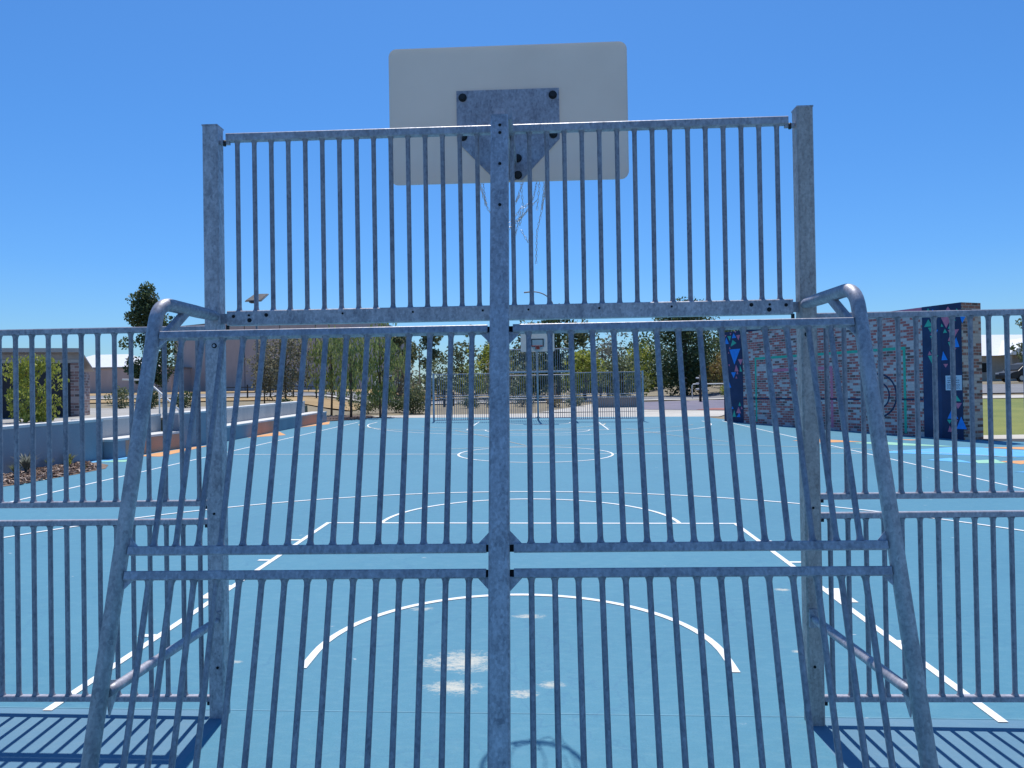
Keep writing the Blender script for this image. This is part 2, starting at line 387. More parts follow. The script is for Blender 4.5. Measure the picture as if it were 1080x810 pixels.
def tris(name, mat, polys, off=.004):
    m_ = MB()
    for p in polys: m_.add(cpoly(p, off), [tuple(range(len(p)))])
    return struct(name, m_, mat)
tris('ground_mural', 'floor_orange', [[(7.0, 15.9), (7.9, 16.5), (8.75, 15.5), (7.65, 15.3)], [(9.9, 16.3), (10.6, 16.1), (10.2, 15.9)], [(10.85, 13.75), (13.5, 14.1), (13.5, 12.7), (11.8, 12.95)], [(9.4, 10.75), (10.6, 11.0), (9.5, 10.2)],
      [(-9.2, 12.1), (-8.6, 12.0), (-8.75, 14.9), (-9.0, 14.4)], [(-8.85, 17.6), (-8.0, 18.6), (-8.8, 20.2)], [(-8.85, 22.3), (-8.3, 24.4), (-8.85, 26.4)]])
tris('ground_mural', 'floor_green', [[(8.3, 15.1), (9.2, 15.55), (10.4, 14.0), (9.3, 14.35)], [(9.0, 10.9), (9.55, 11.1), (9.35, 10.4), (8.8, 10.4)], [(-9.7, 10.9), (-8.9, 11.4), (-8.8, 10.9)]])
tris('ground_mural', 'floor_sky', [[(7.6, 12.6), (10.2, 13.85), (10.8, 13.7), (12.3, 11.6), (10.3, 11.6)], [(8.1, 11.0), (8.8, 11.4), (8.75, 10.4)], [(8.6, 9.0), (10.2, 9.4), (9.6, 8.5)], [(-9.8, 9.6), (-9.0, 12.0), (-9.4, 12.2)]], .0045)

# surroundings
sheet('path', (-6.5, 29.3), (8.2, 29.3), (10.5, 34.5), (-8.5, 31.0), 'concrete_pale', .0, (24, 10))
sheet('path', (.0, 33.2), (10.5, 34.2), (14, 46), (3.5, 42), 'concrete_pale', .006, (16, 16))
sheet('softfall_pad', (5.2, 35), (10.6, 33.5), (17, 45.5), (6.4, 43), 'softfall', .02, (16, 16))
sheet('softfall_pad', (8.2, 34.3), (10.9, 33.6), (11.6, 35.2), (9.4, 35.5), 'softfall_red', .03, (8, 8))
ground_mat('terrace_concrete', (.34, .32, .29), (.44, .42, .38), .5, 30)
sheet('terrace_paving', (-34, 2), (-10.1, 2), (-10.1, 26.5), (-34, 26.5), 'terrace_concrete', .0, (10, 20), f=lambda x, y: lerp_tab([(-60, .9), (6, .98), (27, 1.2)], y))
sheet('lawn', (12.5, 17.6), (70, 17.6), (70, 31), (11, 31), 'lawn_grass', .0, (60, 40))
sheet('path', (12.2, 16.32), (70, 16.32), (70, 17.6), (12.5, 17.6), 'concrete_pale', .004, (60, 4))
sheet('path', (11, 31), (90, 31), (90, 33.5), (11, 33.5), 'concrete_pale', .03, (80, 6))
sheet('road', (14, 36), (110, 36), (110, 56), (16, 50), 'asphalt_grey', .03, (70, 20))
sheet('road', (-100, 44), (14, 46), (16, 54), (-100, 52), 'asphalt_grey', .03, (90, 14))
sheet('kerb_strip', (-100, 42.6), (14, 44.6), (14, 45.9), (-100, 43.9), 'concrete_pale', .05, (90, 4))
sheet('grass_verge', (-100, 53), (-8, 53), (-8, 66), (-100, 66), 'dry_grass', .04, (60, 12))
sheet('grass_verge', (-100, 36), (-10.5, 36), (-10.5, 42.4), (-100, 42.4), 'dry_grass', .03, (60, 10))
m_ = MB(); m_.add(cpoly([(12.1, 15.7), (13.6, 15.0), (13.6, 16.2), (12.2, 16.2)], .005), [(0, 1, 2, 3)]); struct('dark_band', m_, 'dark_grey')  # dark tapered band on the ground beside the wall end
# mulch bed on the left with bark pieces
m_ = MB(); P = [(-9.86, 6.2), (-9.0, 6.4), (-8.68, 7.4), (-8.52, 8.8), (-8.5, 9.7), (-8.8, 10.3), (-9.3, 10.75), (-9.74, 10.8)]
m_.add(cpoly(P, .006), [tuple(range(8))]); struct('mulch_bed', m_, 'mulch')
def chips(name, pts_fn, n, mats):
    ms = [MB() for _ in mats]
    for i in range(n):
        x, y = pts_fn(); z = court_z(x, y)+.012+random.random()*.03; a = random.random()*6.28; l = random.uniform(.02, .06); w = l*random.uniform(.3, .8); t = random.uniform(.006, .02)
        d = Vector((math.cos(a), math.sin(a), random.uniform(-.5, .5))).normalized()
        ms[i % len(mats)].bar((x-d.x*l, y-d.y*l, z-d.z*l), (x+d.x*l, y+d.y*l, z+d.z*l), w, t, ch=t*.2)
    for m__, mt in zip(ms, mats): tag(m__.build(name, mt), kind='stuff')
simple('chip_pale', (.50, .38, .30), .9, .3, 20); simple('chip_brown', (.22, .13, .085), .9, .3, 20); simple('chip_dark', (.09, .06, .05), .9, .3, 20)
def bedpt():
    while True:
        x, y = random.uniform(-9.8, -8.55), random.uniform(6.6, 10.75)
        if x < -8.58 - max(0, (y-9.6))*.8 and not (y < 7.4 and x > -8.9) and x > -9.78: return x, y
chips('bark_mulch', bedpt, 1500, ['chip_pale', 'chip_brown', 'chip_dark'])
m_ = MB(); P = [(-9.8, 27.0), (-8.9, 26.4), (-7.9, 28.2), (-7.6, 29.6), (-8.2, 31.0), (-10, 31.4)]
m_.add([(x, y, max(H(x, y), court_z(x, y))+.03) for x, y in P], [tuple(range(6))]); struct('mulch_bed', m_, 'chip_dark')
chips('bark_mulch', lambda: (random.uniform(-9.3, -7.9), random.uniform(27.6, 30.0)), 260, ['chip_brown', 'chip_dark'])

# ------------------------------------------------------------------ the goal (posts, screen above, sloping rear screen)
G0 = Vector((0, FY, 0))
PZ = 1.92; PS = .30
def rear(x, z): return Vector((x, -1.40 - PS*(PZ-z), z)) - G0
PN = Vector((0, 1, -PS)).normalized()         # normal of the sloping screen
goal = thing('sports_goal', G0, 'galvanised goal frame filling the foreground, with sloping barred rear screen and barrier above', 'goal', 'steel goals at the two ends of the court')
def hole(par, x, y, z, r, d=.003, n=12): MB().tube([(x, y, z), (x, y-d, z)], r, n).build('bolt_hole', 'hole_dark', par)
for s_ in (-1, 1):
    x = s_*1.5
    b = MB().bar((x, 0, -.09), (x, 0, 3.022), .08, .08, (0, 1, 0), .008)
    p = b.build('post', 'galvanised_warm' if s_ > 0 else 'galvanised_post', goal)
    MB().box(x-.0405, x+.0405, -.0405, .0405, 3.022, 3.029).build('cap_plate', 'galvanised_post', p)
    hole(p, x-s_*.012, -.04, 1.895, .013); hole(p, x-s_*.008, -.04, .26, .007); hole(p, x, -.04, 1.04, .006)
    w = MB().tube([(x-s_*.012, -.0425, 1.895), (x-s_*.012, -.046, 1.895)], .0075, 12); w.build('bolt', 'galvanised_steel', p)
    # lugs carrying the upper screen
    l_ = MB().box(*sorted((x-s_*.041, x-s_*.088)), -.012, .012, 2.935, 2.952); l_.build('lug', 'galvanised_steel', goal)
    l_ = MB().tube([(x-s_*.066, -.01, 2.953), (x-s_*.066, -.01, 2.924)], .008, 8); l_.build('bolt', 'bolt_black', goal)
    l_ = MB().box(*sorted((x-s_*.041, x-s_*.085)), -.012, .012, 2.01, 2.06); l_.build('lug', 'galvanised_steel', goal)
    l_ = MB().tube([(x-s_*.07, -.01, 2.001), (x-s_*.07, -.01, 1.978)], .009, 8); l_.build('bolt', 'bolt_black', goal)
MB().bar((-1.425, 0, 2.968), (1.425, 0, 2.968), .04, .04).build('top_rail', 'galvanised_steel', goal)
beam = MB().bar((-1.428, 0, 2.036), (1.428, 0, 2.036), .05, .075).build('lower_beam', 'galvanised_post', goal)
for s_ in (-1, 1):
    for dx, dz, r in ((.035, .008, .0085), (.115, .012, .006), (.118, -.013, .011), (.205, .012, .0095)): hole(beam, s_*(1.428-dx), -.025, 2.036+dz, r)
    for dx in (.115, .47, .83): hole(beam, s_*dx, -.025, 2.048, .0055)
def round_bar(p0, p1, r=.0118):
    p0, p1 = Vector(p0), Vector(p1); d = (p1-p0).normalized()
    return MB().tube([p0, p0+d*.010, p0+d*.022, p1-d*.022, p1-d*.010, p1], [r*1.5, r*1.12, r, r, r*1.12, r*1.5], 12, False)
for i in range(32):
    x = -1.372 + i*(2*1.372/31)
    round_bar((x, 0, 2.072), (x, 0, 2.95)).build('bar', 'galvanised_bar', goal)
# leaning centre post
cp = MB().bar(rear(-.003, -.09), rear(-.003, 2.93), .082, .082, PN, .008).build('centre_post', 'galvanised_post', goal)
for z in (2.875, 2.835, 2.675, 2.47): 
    q = rear(0, z) - PN*.041; MB().tube([q, q-PN*.003], .0075, 10).build('bolt_hole', 'hole_dark', cp)
q = rear(-.003, 2.93); MB().bar(q, q+Vector((0, .0012, .004)), .083, .083, PN, .008).build('cap_plate', 'galvanised_post', cp)
RZ = (1.907, 1.018, .925, .10)
for s_ in (-1, 1):
    for z in RZ:
        a = rear(s_*.055, z); b_ = rear(s_*1.500, z)
        MB().bar(a, b_, .036, .036, PN, .004).build('rail', 'galvanised_steel', goal)
        # gusset plates to post and tube; near-black fillers paint the shaded rail-end gap
    for z, up in ((RZ[0], -1), (RZ[1], 1), (RZ[2], -1), (RZ[3], 1)):
        for x0, dirx in ((s_*.038, s_), (s_*1.517, -s_)):
            A = rear(x0, z+up*.012); B = rear(x0+dirx*.050, z+up*.016); C = rear(x0, z+up*.066)
            MB().prism([A-PN*.003, B-PN*.003, C-PN*.003], PN*.006).build('gusset', 'galvanised_post', goal)
        A = rear(s_*.038, z-.012); 
        MB().prism([rear(s_*.038, z-.014), rear(s_*.056, z-.014), rear(s_*.056, z+.014), rear(s_*.038, z+.014)], PN*.005).build('dark_gap_fill', 'hole_dark', goal)
    for z0, z1 in ((RZ[1], RZ[0]), (RZ[3], RZ[2])):
        for i in range(15):
            x = s_*(.1225 + i*.0915)
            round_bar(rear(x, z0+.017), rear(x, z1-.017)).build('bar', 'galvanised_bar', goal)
    # bent side tube: back from the post, over the bend, down the slope into the ground
    X = s_*1.533
    pts = [Vector((s_*1.478, -.040, 2.045)), Vector((s_*1.482, -.07, 2.047)), Vector((s_*1.500, -.2, 2.052))]
    corner = Vector((X, -.50, 2.062)); d1 = (corner-pts[-1]).normalized(); d2 = (rear(X, 0)-corner).normalized(); rb = .095
    for i in range(9):
        t = i/8; pts.append(corner - d1*rb*(1-t)**2 + d2*rb*t**2)
    pts.append(rear(X, -.06))
    n_ = len(pts)
    MB().tube(pts, [.021, .027] + [.030]*(n_-2), 20).build('side_tube', 'galvanised_steel', goal)
    m_ = MB().bar(Vector((s_*1.512, -.29, 2.038)), rear(X, 1.865)+Vector((-s_*.004, .022, 0)), .040, .030, (1, 0, 0)); m_.build('corner_strut', 'galvanised_steel', goal)
    # lower brace
    a = Vector((s_*1.487, -.043, .50)); b_ = rear(X-s_*.01, .50) + Vector((0, .03, 0))
    MB().tube([a, a+(b_-a)*.06, b_-(b_-a)*.05, b_], [.012, .021, .021, .021], 14).build('lower_brace', 'galvanised_steel', goal)
    MB().box(*sorted((s_*1.468, s_*1.506)), -.052, -.0405, .455, .545).build('brace_plate', 'galvanised_post', goal)
    q = b_; MB().prism([q+Vector((0, .10, .012)), q+Vector((0, -.01, .05)), q+Vector((0, .016, -.10))], (s_*.006, 0, 0)).build('gusset', 'galvanised_post', goal)

# ------------------------------------------------------------------ side fences
def make_fence(s_, label):
    root = thing('barred_fence', (s_*1.54, FY, 0), label, 'fence', 'barred steel fences beside the goals')
    x1 = s_*2.72
    for z in (1.987, 1.090, .995, .090):
        MB().bar((s_*.006, 0, z), (x1, 0, z), .030, .031).build('rail', 'galvanised_steel', root)
        t = MB().tube([(s_*.012, -.012, z-.015), (s_*.012, -.012, z-.028)], .010, 8)
        t.build('bolt', 'bolt_black', root)
    for i in range(30):
        x = s_*(.054 + i*.0878)
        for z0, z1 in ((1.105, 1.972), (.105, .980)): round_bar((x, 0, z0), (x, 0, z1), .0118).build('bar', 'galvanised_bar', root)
    MB().bar((x1+s_*.04, 0, -.15), (x1+s_*.04, 0, 2.03), .075, .075, (0, 1, 0), .008).build('post', 'galvanised_post', root)
    return root
fl = make_fence(-1, 'barred steel fence left of the near goal, shed and blue retaining wall seen through it')
fr = make_fence(1, 'barred steel fence right of the near goal, brick wall seen through it')

# ------------------------------------------------------------------ basketball hoop
hp = thing('basketball_hoop', (.008, -.385, 0), 'large white basketball board seen from behind above the near goal, torn chain net below', 'hoop', 'basketball hoops above the goals')
def rrect(w, h_, r, cz, n=6):
    P = []
    for cx, cz_, a0 in ((w-r, h_-r, 0), (-w+r, h_-r, 90), (-w+r, -h_+r, 180), (w-r, -h_+r, 270)):
        P += [(cx+r*math.cos(R(a0+90*i/n)), cz+cz_+r*math.sin(R(a0+90*i/n))) for i in range(n+1)]
    return P
MB().prism([(x, 0, z) for x, z in rrect(.684, .393, .045, 3.230)], (0, .010, 0)).build('backboard', 'board_white', hp)
t = MB()
for a, b_ in (((-.25, 3.34), (.25, 3.34)), ((-.25, 3.05), (.25, 3.05)), ((-.23, 3.05), (-.23, 3.34)), ((.23, 3.05), (.23, 3.34))):
    t.box(min(a[0], b_[0])-(.02 if a[0] == b_[0] else 0), max(a[0], b_[0])+(.02 if a[0] == b_[0] else 0), .0105 if a[0] == b_[0] else .0108, .0125, min(a[1], b_[1])-(.02 if a[1] == b_[1] else 0), max(a[1], b_[1])+(.02 if a[1] == b_[1] else 0))
t.build('target_line', 'black_paint', hp)
plate = [(-.294, 3.365), (.294, 3.365), (.294, 3.075), (.075, 2.845), (-.075, 2.845), (-.294, 3.075)]
pl = MB().prism([(x, -.010, z) for x, z in plate], (0, .0095, 0)).build('bracket_plate', 'galvanised_steel', hp)
for x, z in ((-.258, 3.325), (.258, 3.325), (-.258, 3.10), (.258, 3.10), (.052, 2.968), (.052, 2.872), (-.052, 2.968), (-.052, 2.872)):
    t = MB(); t.tube([(x, -.010, z), (x, -.014, z)], .024, 16); t.tube([(x, -.014, z), (x, -.026, z)], .0165, 6); t.build('bolt', 'bolt_black', pl)
MB().box(-.038, .046, -.72, -.0105, 2.93, 2.985).build('support_arm', 'galvanised_steel', hp)
MB().prism([(.020, -.66, 2.925), (.020, -.02, 2.925), (.020, -.02, 2.62 + .25)], (.006, 0, 0)).build('arm_web', 'galvanised_post', hp)
RC = Vector((.008, .385, 3.05))
rim_ = MB().ring(RC, .226, .0095, 48, 10).build('rim', 'rim_red', hp)
t = MB(); 
for s_ in (-1, 1): t.bar((s_*.07, .030, 3.02), RC + Vector((s_*.13, -.185, 0)), .012, .012)
t.box(-.09, .09, .0128, .034, 2.93, 3.06); t.build('rim_bracket', 'rim_red', hp)
# chain net: links strung along slack strands, some torn loose
def chain(pts, sag=.0, link=.020, r=.0016):
    net = MB(); P = [Vector(p) for p in pts]; seg = []
    for a, b_ in zip(P, P[1:]):
        n_ = max(1, int((b_-a).length/link))
        for i in range(n_):
            u, v = i/n_, (i+1)/n_
            seg.append((a.lerp(b_, u)+Vector((0, 0, -sag*4*u*(1-u))), a.lerp(b_, v)+Vector((0, 0, -sag*4*v*(1-v)))))
    for i, (a, b_) in enumerate(seg):
        d = (b_-a)*.12; a2, b2 = a-d, b_+d; t_ = (b2-a2).normalized(); sd = t_.cross(Vector((.3, 1, .2)) if i % 2 else Vector((1, -.2, .4))).normalized()*.0052
        q = [a2, a2.lerp(b2, .25)+sd, a2.lerp(b2, .75)+sd, b2, a2.lerp(b2, .75)-sd, a2.lerp(b2, .25)-sd, a2]
        net.tube(q, r, 4, False)
    net.build('chain_strand', 'chain_steel', rim_)
def rp(a, r=.226, z=3.04): return (RC.x+r*math.cos(R(a)), RC.y+r*math.sin(R(a)), z)
chain([rp(0), rp(8, .20, 2.90), rp(14, .185, 2.78), rp(20, .155, 2.64), rp(24, .15, 2.44)])
chain([rp(20), rp(10, .205, 2.88), rp(2, .175, 2.77)])
chain([rp(-25), rp(-5, .19, 2.86), rp(14, .185, 2.78)])
chain([rp(180), rp(172, .205, 2.93), rp(166, .17, 2.80), rp(150, .13, 2.70)])
chain([rp(205), rp(190, .20, 2.90), rp(180, .17, 2.80)])
chain([rp(150), rp(160, .2, 2.92), rp(172, .17, 2.81)])
chain([rp(45), rp(40, .16, 2.86), rp(60, .09, 2.80), rp(100, .07, 2.73), rp(140, .07, 2.70)], .01)
chain([rp(20, .155, 2.84), rp(50, .10, 2.76), rp(90, .05, 2.70), rp(160, .05, 2.66)])
chain([rp(30, .14, 2.82), rp(55, .09, 2.74), rp(95, .05, 2.685), rp(165, .05, 2.64)])
chain([rp(60, .09, 2.78), rp(75, .07, 2.66), rp(100, .05, 2.58)])
chain([rp(35, .12, 2.70), rp(25, .13, 2.62), rp(38, .11, 2.58), rp(60, .09, 2.66)])
chain([rp(70, .22), rp(85, .15, 2.86), rp(60, .08, 2.88), rp(95, .06, 2.80)])
chain([rp(110), rp(120, .17, 2.9), rp(140, .10, 2.78), rp(180, .05, 2.63), rp(200, .06, 2.60)])
chain([rp(240), rp(235, .16, 2.88), rp(215, .12, 2.72), rp(190, .06, 2.52)])
chain([rp(280), rp(290, .17, 2.86), rp(310, .10, 2.75), rp(40, .05, 2.68)])
chain([rp(320), rp(330, .19, 2.88), rp(350, .15, 2.76)])

# the far end of the court carries the same set, turned round
FAR_Y = HY-FY; DZ = court_z(0, FAR_Y)-court_z(0, FY)
copy_thing(goal, (0, FAR_Y, DZ), math.pi, 'distant galvanised goal frame at the far end of the blue court')
copy_thing(hp, (-.008+.04, HY+.385, DZ), math.pi, 'small distant basketball board facing the camera with red rim above the far goal')
copy_thing(fl, (1.54, FAR_Y, DZ-.02), math.pi, 'distant barred fence right of the far goal, before the grey planter')
copy_thing(fr, (-1.54, FAR_Y, DZ+.01), math.pi, 'distant barred fence left of the far goal, gum trees behind')

# ------------------------------------------------------------------ brick mural wall (own axes: x along the wall, -y to the court)
WA = Vector((7.3, 26.1, 0)); WB = Vector((11.67, 16.0, 0)); wd = (WB-WA).normalized()
mw = thing('mural_wall', (WA.x, WA.y, 0), 'long freestanding brick wall with painted court markings and navy triangle mural panels', 'wall', rz=math.atan2(wd.y, wd.x))
WT = .72; ZT = 3.86; s0, s1, s2, s3 = .62, 1.80, 9.78, 11.0
# wall local: x = s, face at y=0 (court side is -y), thickness to +y
MB().box(s1, s2, 0, WT, -.2, ZT-.09).build('brick_face', 'mural_brick', mw)
pier = MB().box(s3+.001, s3+.02, -.012, WT+.004, -.2, ZT).build('brick_end', 'pier_brick', mw)
MB().box(s1, 7.9, -.012, WT+.012, ZT-.089, ZT).build('coping', 'navy_paint', mw)
MB().box(7.9, s2, -.012, WT+.012, ZT-.0892, ZT).build('coping', 'mural_pink', mw)
def navy(a, b_, mat, t_):
    return MB().box(a, b_, -.015, WT, -.2, ZT+.004).build('navy_panel', mat, mw)
nvl = navy(s0, s1-.002, 'navy_paint', 0); nv1 = navy(s2+.002, 10.36, 'navy_paint_light', 0); nv2 = navy(10.362, s3, 'navy_paint', 0)
def triangles(parent, T, conv, y=-.019):
    D = {}
    for c_, a, b_, p in T: D.setdefault(c_, []).append([conv(*q) for q in (a, b_, p)])
    for c_, L in D.items():
        m_ = MB()
        for P_ in L: m_.prism([(sx, y, z) for sx, z in P_], (0, .0038, 0))
        m_.build('mural_triangles', {'G': 'mural_green', 'B': 'mural_blue', 'P': 'mural_pink'}[c_], parent)
cu = lambda X, Y: (9.86+((960+X/13.5)-975)*.0297, 3.66-((325+Y/13.5)-330)*.027)
cl = lambda X, Y: (9.86+((960+X/10.125)-975)*.0297, 3.66-((385+Y/10.125)-330)*.0265)
U = [('G',(200,255),(325,255),(262,150)),('B',(305,160),(372,160),(340,225)),('G',(255,270),(320,270),(290,335)),('P',(335,285),(385,285),(360,230)),('P',(290,375),(345,375),(318,320)),('B',(335,310),(400,310),(370,375)),('G',(280,392),(345,392),(315,455)),
     ('G',(285,595),(355,595),(320,655)),('P',(245,662),(300,662),(270,608)),('G',(245,672),(395,672),(315,810)),('G',(200,100),(330,100),(262,-10)),('B',(300,90),(360,90),(330,10))]
U2 = [('P',(445,145),(600,145),(515,300)),('G',(440,275),(475,275),(450,230)),('G',(470,365),(525,365),(497,305)),('G',(540,310),(605,310),(570,245)),('G',(590,210),(650,210),(620,150)),('P',(590,220),(640,220),(615,270)),('P',(540,330),(690,330),(610,465)),('P',(535,480),(590,480),(560,420)),
      ('G',(535,497),(590,497),(560,560)),('B',(585,575),(690,575),(650,440)),('P',(590,585),(650,585),(615,635)),('B',(700,130),(800,130),(735,255)),('B',(440,745),(525,745),(465,620)),('P',(465,800),(530,800),(497,850)),('P',(470,120),(620,120),(545,0)),('G',(630,110),(700,110),(665,40))]
U3 = [('G',(450,400),(520,400),(480,340)),('P',(460,418),(530,418),(490,480)),('B',(380,585),(490,585),(433,470)),('G',(375,597),(425,597),(400,640)),('P',(440,597),(487,597),(463,645)),('P',(380,725),(430,725),(402,660)),('B',(435,740),(480,740),(455,690)),('B',(470,690),(575,690),(520,560))]
triangles(nv1, U, cu); triangles(nv2, U2, cu); triangles(nv2, U3, cl, -.0192)
lu = lambda X, Y: (.71+((755+X/13.5)-764)*.057, 3.88-((340+Y/13.5)-349)*.0373)
ll = lambda X, Y: (.68+((755+X/13.5)-764)*.057, 3.88-((390+Y/13.5)-349)*.0373)
U = [('B',(130,300),(190,300),(150,200)),('G',(170,190),(225,190),(205,260)),('B',(235,225),(300,225),(262,155)),('P',(300,190),(355,190),(330,265)),('G',(245,250),(300,300),(215,345)),('B',(195,385),(355,385),(265,605)),('P',(320,535),(388,535),(355,615)),('P',(265,705),(325,705),(290,610)),('G',(340,710),(375,710),(345,620)),
     ('B',(215,715),(285,715),(250,800)),('P',(275,130),(300,130),(288,155)),('P',(130,170),(155,170),(142,195)),('P',(205,150),(230,150),(217,175)),('P',(190,375),(212,375),(200,345)),('P',(172,440),(192,440),(182,415)),('P',(178,600),(200,600),(189,630))]
triangles(nvl, U, lu)
U = [('P',(300,70),(325,70),(312,20)),('P',(285,130),(310,130),(297,95)),('B',(180,260),(220,260),(185,160)),('P',(285,625),(355,625),(320,535)),('G',(230,680),(280,680),(258,580)),('B',(220,565),(248,565),(232,530)),('G',(320,520),(355,520),(338,465)),('P',(355,565),(380,565),(365,530)),('B',(290,680),(345,680),(330,620))]
triangles(nvl, U, ll, -.0192)
def wline(name, mat, a, b_, w, y=-.003):
    (xa, za), (xb, zb) = a, b_
    if abs(xa-xb) > abs(za-zb): P_ = [(xa, za-w/2), (xb, zb-w/2), (xb, zb+w/2), (xa, za+w/2)]
    else: P_ = [(xa-w/2, za), (xa+w/2, za), (xb+w/2, zb), (xb-w/2, zb)]
    return [(x, y, z) for x, z in P_]
m_ = MB()
for a, b_ in (((2.50, 2.72), (9.20, 2.72)), ((2.55, .32), (2.55, 2.675)), ((9.15, .2), (9.15, 2.675))): m_.prism(wline('', '', a, b_, .09), (0, .0025, 0))
m_.build('painted_goal', 'mural_green', mw)
m_ = MB()
for a, b_ in (((3.5, 2.24), (6.36, 2.24)), ((6.31, .25), (6.31, 2.19))): m_.prism(wline('', '', a, b_, .11), (0, .0025, 0))
m_.build('painted_frame', 'mural_pink', mw)
m_ = MB()
m_.prism(wline('', '', (s1+.02, 1.20), (7.5, 1.20), .06), (0, .0025, 0)); m_.prism(wline('', '', (8.87, 1.20), (s2-.02, 1.20), .06), (0, .0025, 0))
for rad, w in ((.66, .055), (.40, .05)):
    n_ = 40
    for i in range(n_):
        a, b_ = 2*math.pi*i/n_, 2*math.pi*(i+1)/n_
        m_.prism([(8.19+math.cos(t_)*rr, -.0042, 1.32+math.sin(t_)*rr) for t_, rr in ((a, rad-w/2), (b_, rad-w/2), (b_, rad+w/2), (a, rad+w/2))], (0, .0012, 0))
m_.build('painted_target', 'navy_paint', mw)
MB().prism([(8.19+.09*math.cos(i*math.pi/8), -.004, 1.32+.09*math.sin(i*math.pi/8)) for i in range(16)], (0, .0035, 0)).build('target_dot', 'mural_green', mw)
sg = MB().box(10.50, 10.985, -.026, -.0155, 1.46, 1.87).build('sign_plate', 'sign_white', mw)
m_ = MB()
for zz, a, b_, t_ in ((1.80, .56, .86, .022), (1.735, .56, .92, .03), (1.675, .56, .90, .026), (1.62, .54, .93, .016), (1.585, .54, .94, .016), (1.55, .54, .91, .016), (1.515, .54, .93, .016)):
    x = 10+a
    while x < 10+b_-.02:
        w = random.uniform(.03, .08); m_.box(x, min(x+w, 10+b_), -.0275, -.0262, zz-t_/2, zz+t_/2); x += w+.014
m_.build('sign_lines', 'sign_ink', sg)

# ------------------------------------------------------------------ concrete walls and benches on the left
def slab_thing(name, label, cat, P, ztop, thick, mat, cap=.0, capmat='cap_concrete', z0=-.3, group=None):
    # wall following the face polyline P (court side), built thick towards -x
    root = thing(name, (P[0][0], P[0][1], court_z(*P[0])), label, cat, group); o = Vector(root.location)
    def run(za, zb, e, mt, nm):
        m_ = MB(); n_ = len(P)
        for (xa, ya), (xb, yb) in zip(P, P[1:]):
            pa, pb = Vector((xa, ya, 0)), Vector((xb, yb, 0)); d = (pb-pa).normalized(); nn = Vector((-d.y, d.x, 0))
            za0, zb0 = court_z(xa, ya), court_z(xb, yb)
            v = []
            for p, zz in ((pa-d*e, za0), (pb+d*e, zb0)):
                for off, h_ in ((-e, za), (thick+e, za), (thick+e, zb), (-e, zb)):
                    q = p + nn*off; v.append(Vector((q.x, q.y, zz+h_))-o)
            m_.add(v, [(0, 1, 2, 3), (7, 6, 5, 4), (0, 4, 5, 1), (1, 5, 6, 2), (2, 6, 7, 3), (3, 7, 4, 0)])
        return m_.build(nm, mt, root)
    run(z0, ztop-cap, 0, mat, 'wall_body')
    if cap: run(ztop-cap+.001, ztop, .012, capmat, 'cap')
    return root
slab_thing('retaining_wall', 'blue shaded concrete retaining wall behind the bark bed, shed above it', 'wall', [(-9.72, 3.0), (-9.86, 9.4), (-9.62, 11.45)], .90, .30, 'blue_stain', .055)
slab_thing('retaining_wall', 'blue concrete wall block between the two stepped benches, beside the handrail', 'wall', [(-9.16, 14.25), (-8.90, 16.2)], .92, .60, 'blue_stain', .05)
def bench(P, label, orange, backtop, back_off, ends=.0):
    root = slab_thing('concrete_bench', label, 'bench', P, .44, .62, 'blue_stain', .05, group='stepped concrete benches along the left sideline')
    o = Vector(root.location)
    # backrest wall
    m_ = MB()
    Q = [(x-back_off, y) for x, y in P]
    (xa, ya), (xb, yb) = Q[0], Q[-1]; yb -= ends
    m_.add([Vector((x, y, court_z(x, y)+z))-o for x, y, z in ((xa, ya, .2), (xa-.35, ya, .2), (xa-.35, ya, backtop), (xa, ya, backtop), (xb, yb, .2), (xb-.35, yb, .2), (xb-.35, yb, backtop), (xb, yb, backtop))],
           [(0, 1, 2, 3), (7, 6, 5, 4), (0, 4, 5, 1), (1, 5, 6, 2), (2, 6, 7, 3), (3, 7, 4, 0)])
    m_.build('back_wall', 'wall_concrete', root)
    m_ = MB()
    m_.add([Vector((x, y, court_z(x, y)+z))-o for x, y, z in ((xa+.012, ya, backtop+.001), (xa-.36, ya, backtop+.001), (xa-.36, ya, backtop+.05), (xa+.012, ya, backtop+.05), (xb+.012, yb, backtop+.001), (xb-.36, yb, backtop+.001), (xb-.36, yb, backtop+.05), (xb+.012, yb, backtop+.05))],
           [(0, 1, 2, 3), (7, 6, 5, 4), (0, 4, 5, 1), (1, 5, 6, 2), (2, 6, 7, 3), (3, 7, 4, 0)])
    m_.build('back_cap', 'cap_concrete', root)
    def at(y):
        for (xa_, ya_), (xb_, yb_) in zip(P, P[1:]):
            if ya_ <= y <= yb_: return xa_ + (xb_-xa_)*(y-ya_)/(yb_-ya_)
    for y0, y1 in orange:
        a, b_ = (at(y0), y0), (at(y1), y1)
        MB().prism([Vector((a[0]+.004, a[1], court_z(*a)-.05))-o, Vector((b_[0]+.004, b_[1], court_z(*b_)-.05))-o, Vector((b_[0]+.004, b_[1], court_z(*b_)+.385))-o, Vector((a[0]+.004, a[1], court_z(*a)+.385))-o], (-.003, 0, 0)).build('orange_face', 'orange_stain', root)
    return root
bench([(-9.40, 11.47), (-9.16, 14.23)], 'nearer short concrete bench with mostly orange front, behind the left goal tube', [(11.9, 14.15)], .84, .60)
bench([(-8.90, 16.22), (-8.93, 26.2)], 'long concrete bench with alternating blue and orange front, stretching to the weeping trees', [(18.2, 20.2), (23.0, 25.1)], .86, .60, 1.0)
hr = thing('handrail', (-9.5, 14.2, 1.1), 'thin pale metal handrail sloping down the steps between the benches', 'handrail')
m_ = MB().tube([(-1.6, .6, 1.02), (-.9, .5, 1.0), (-.1, .2, .42), (.25, 0, .18), (.28, 0, -.5)], .024, 10); m_.build('rail', 'rail_white', hr)
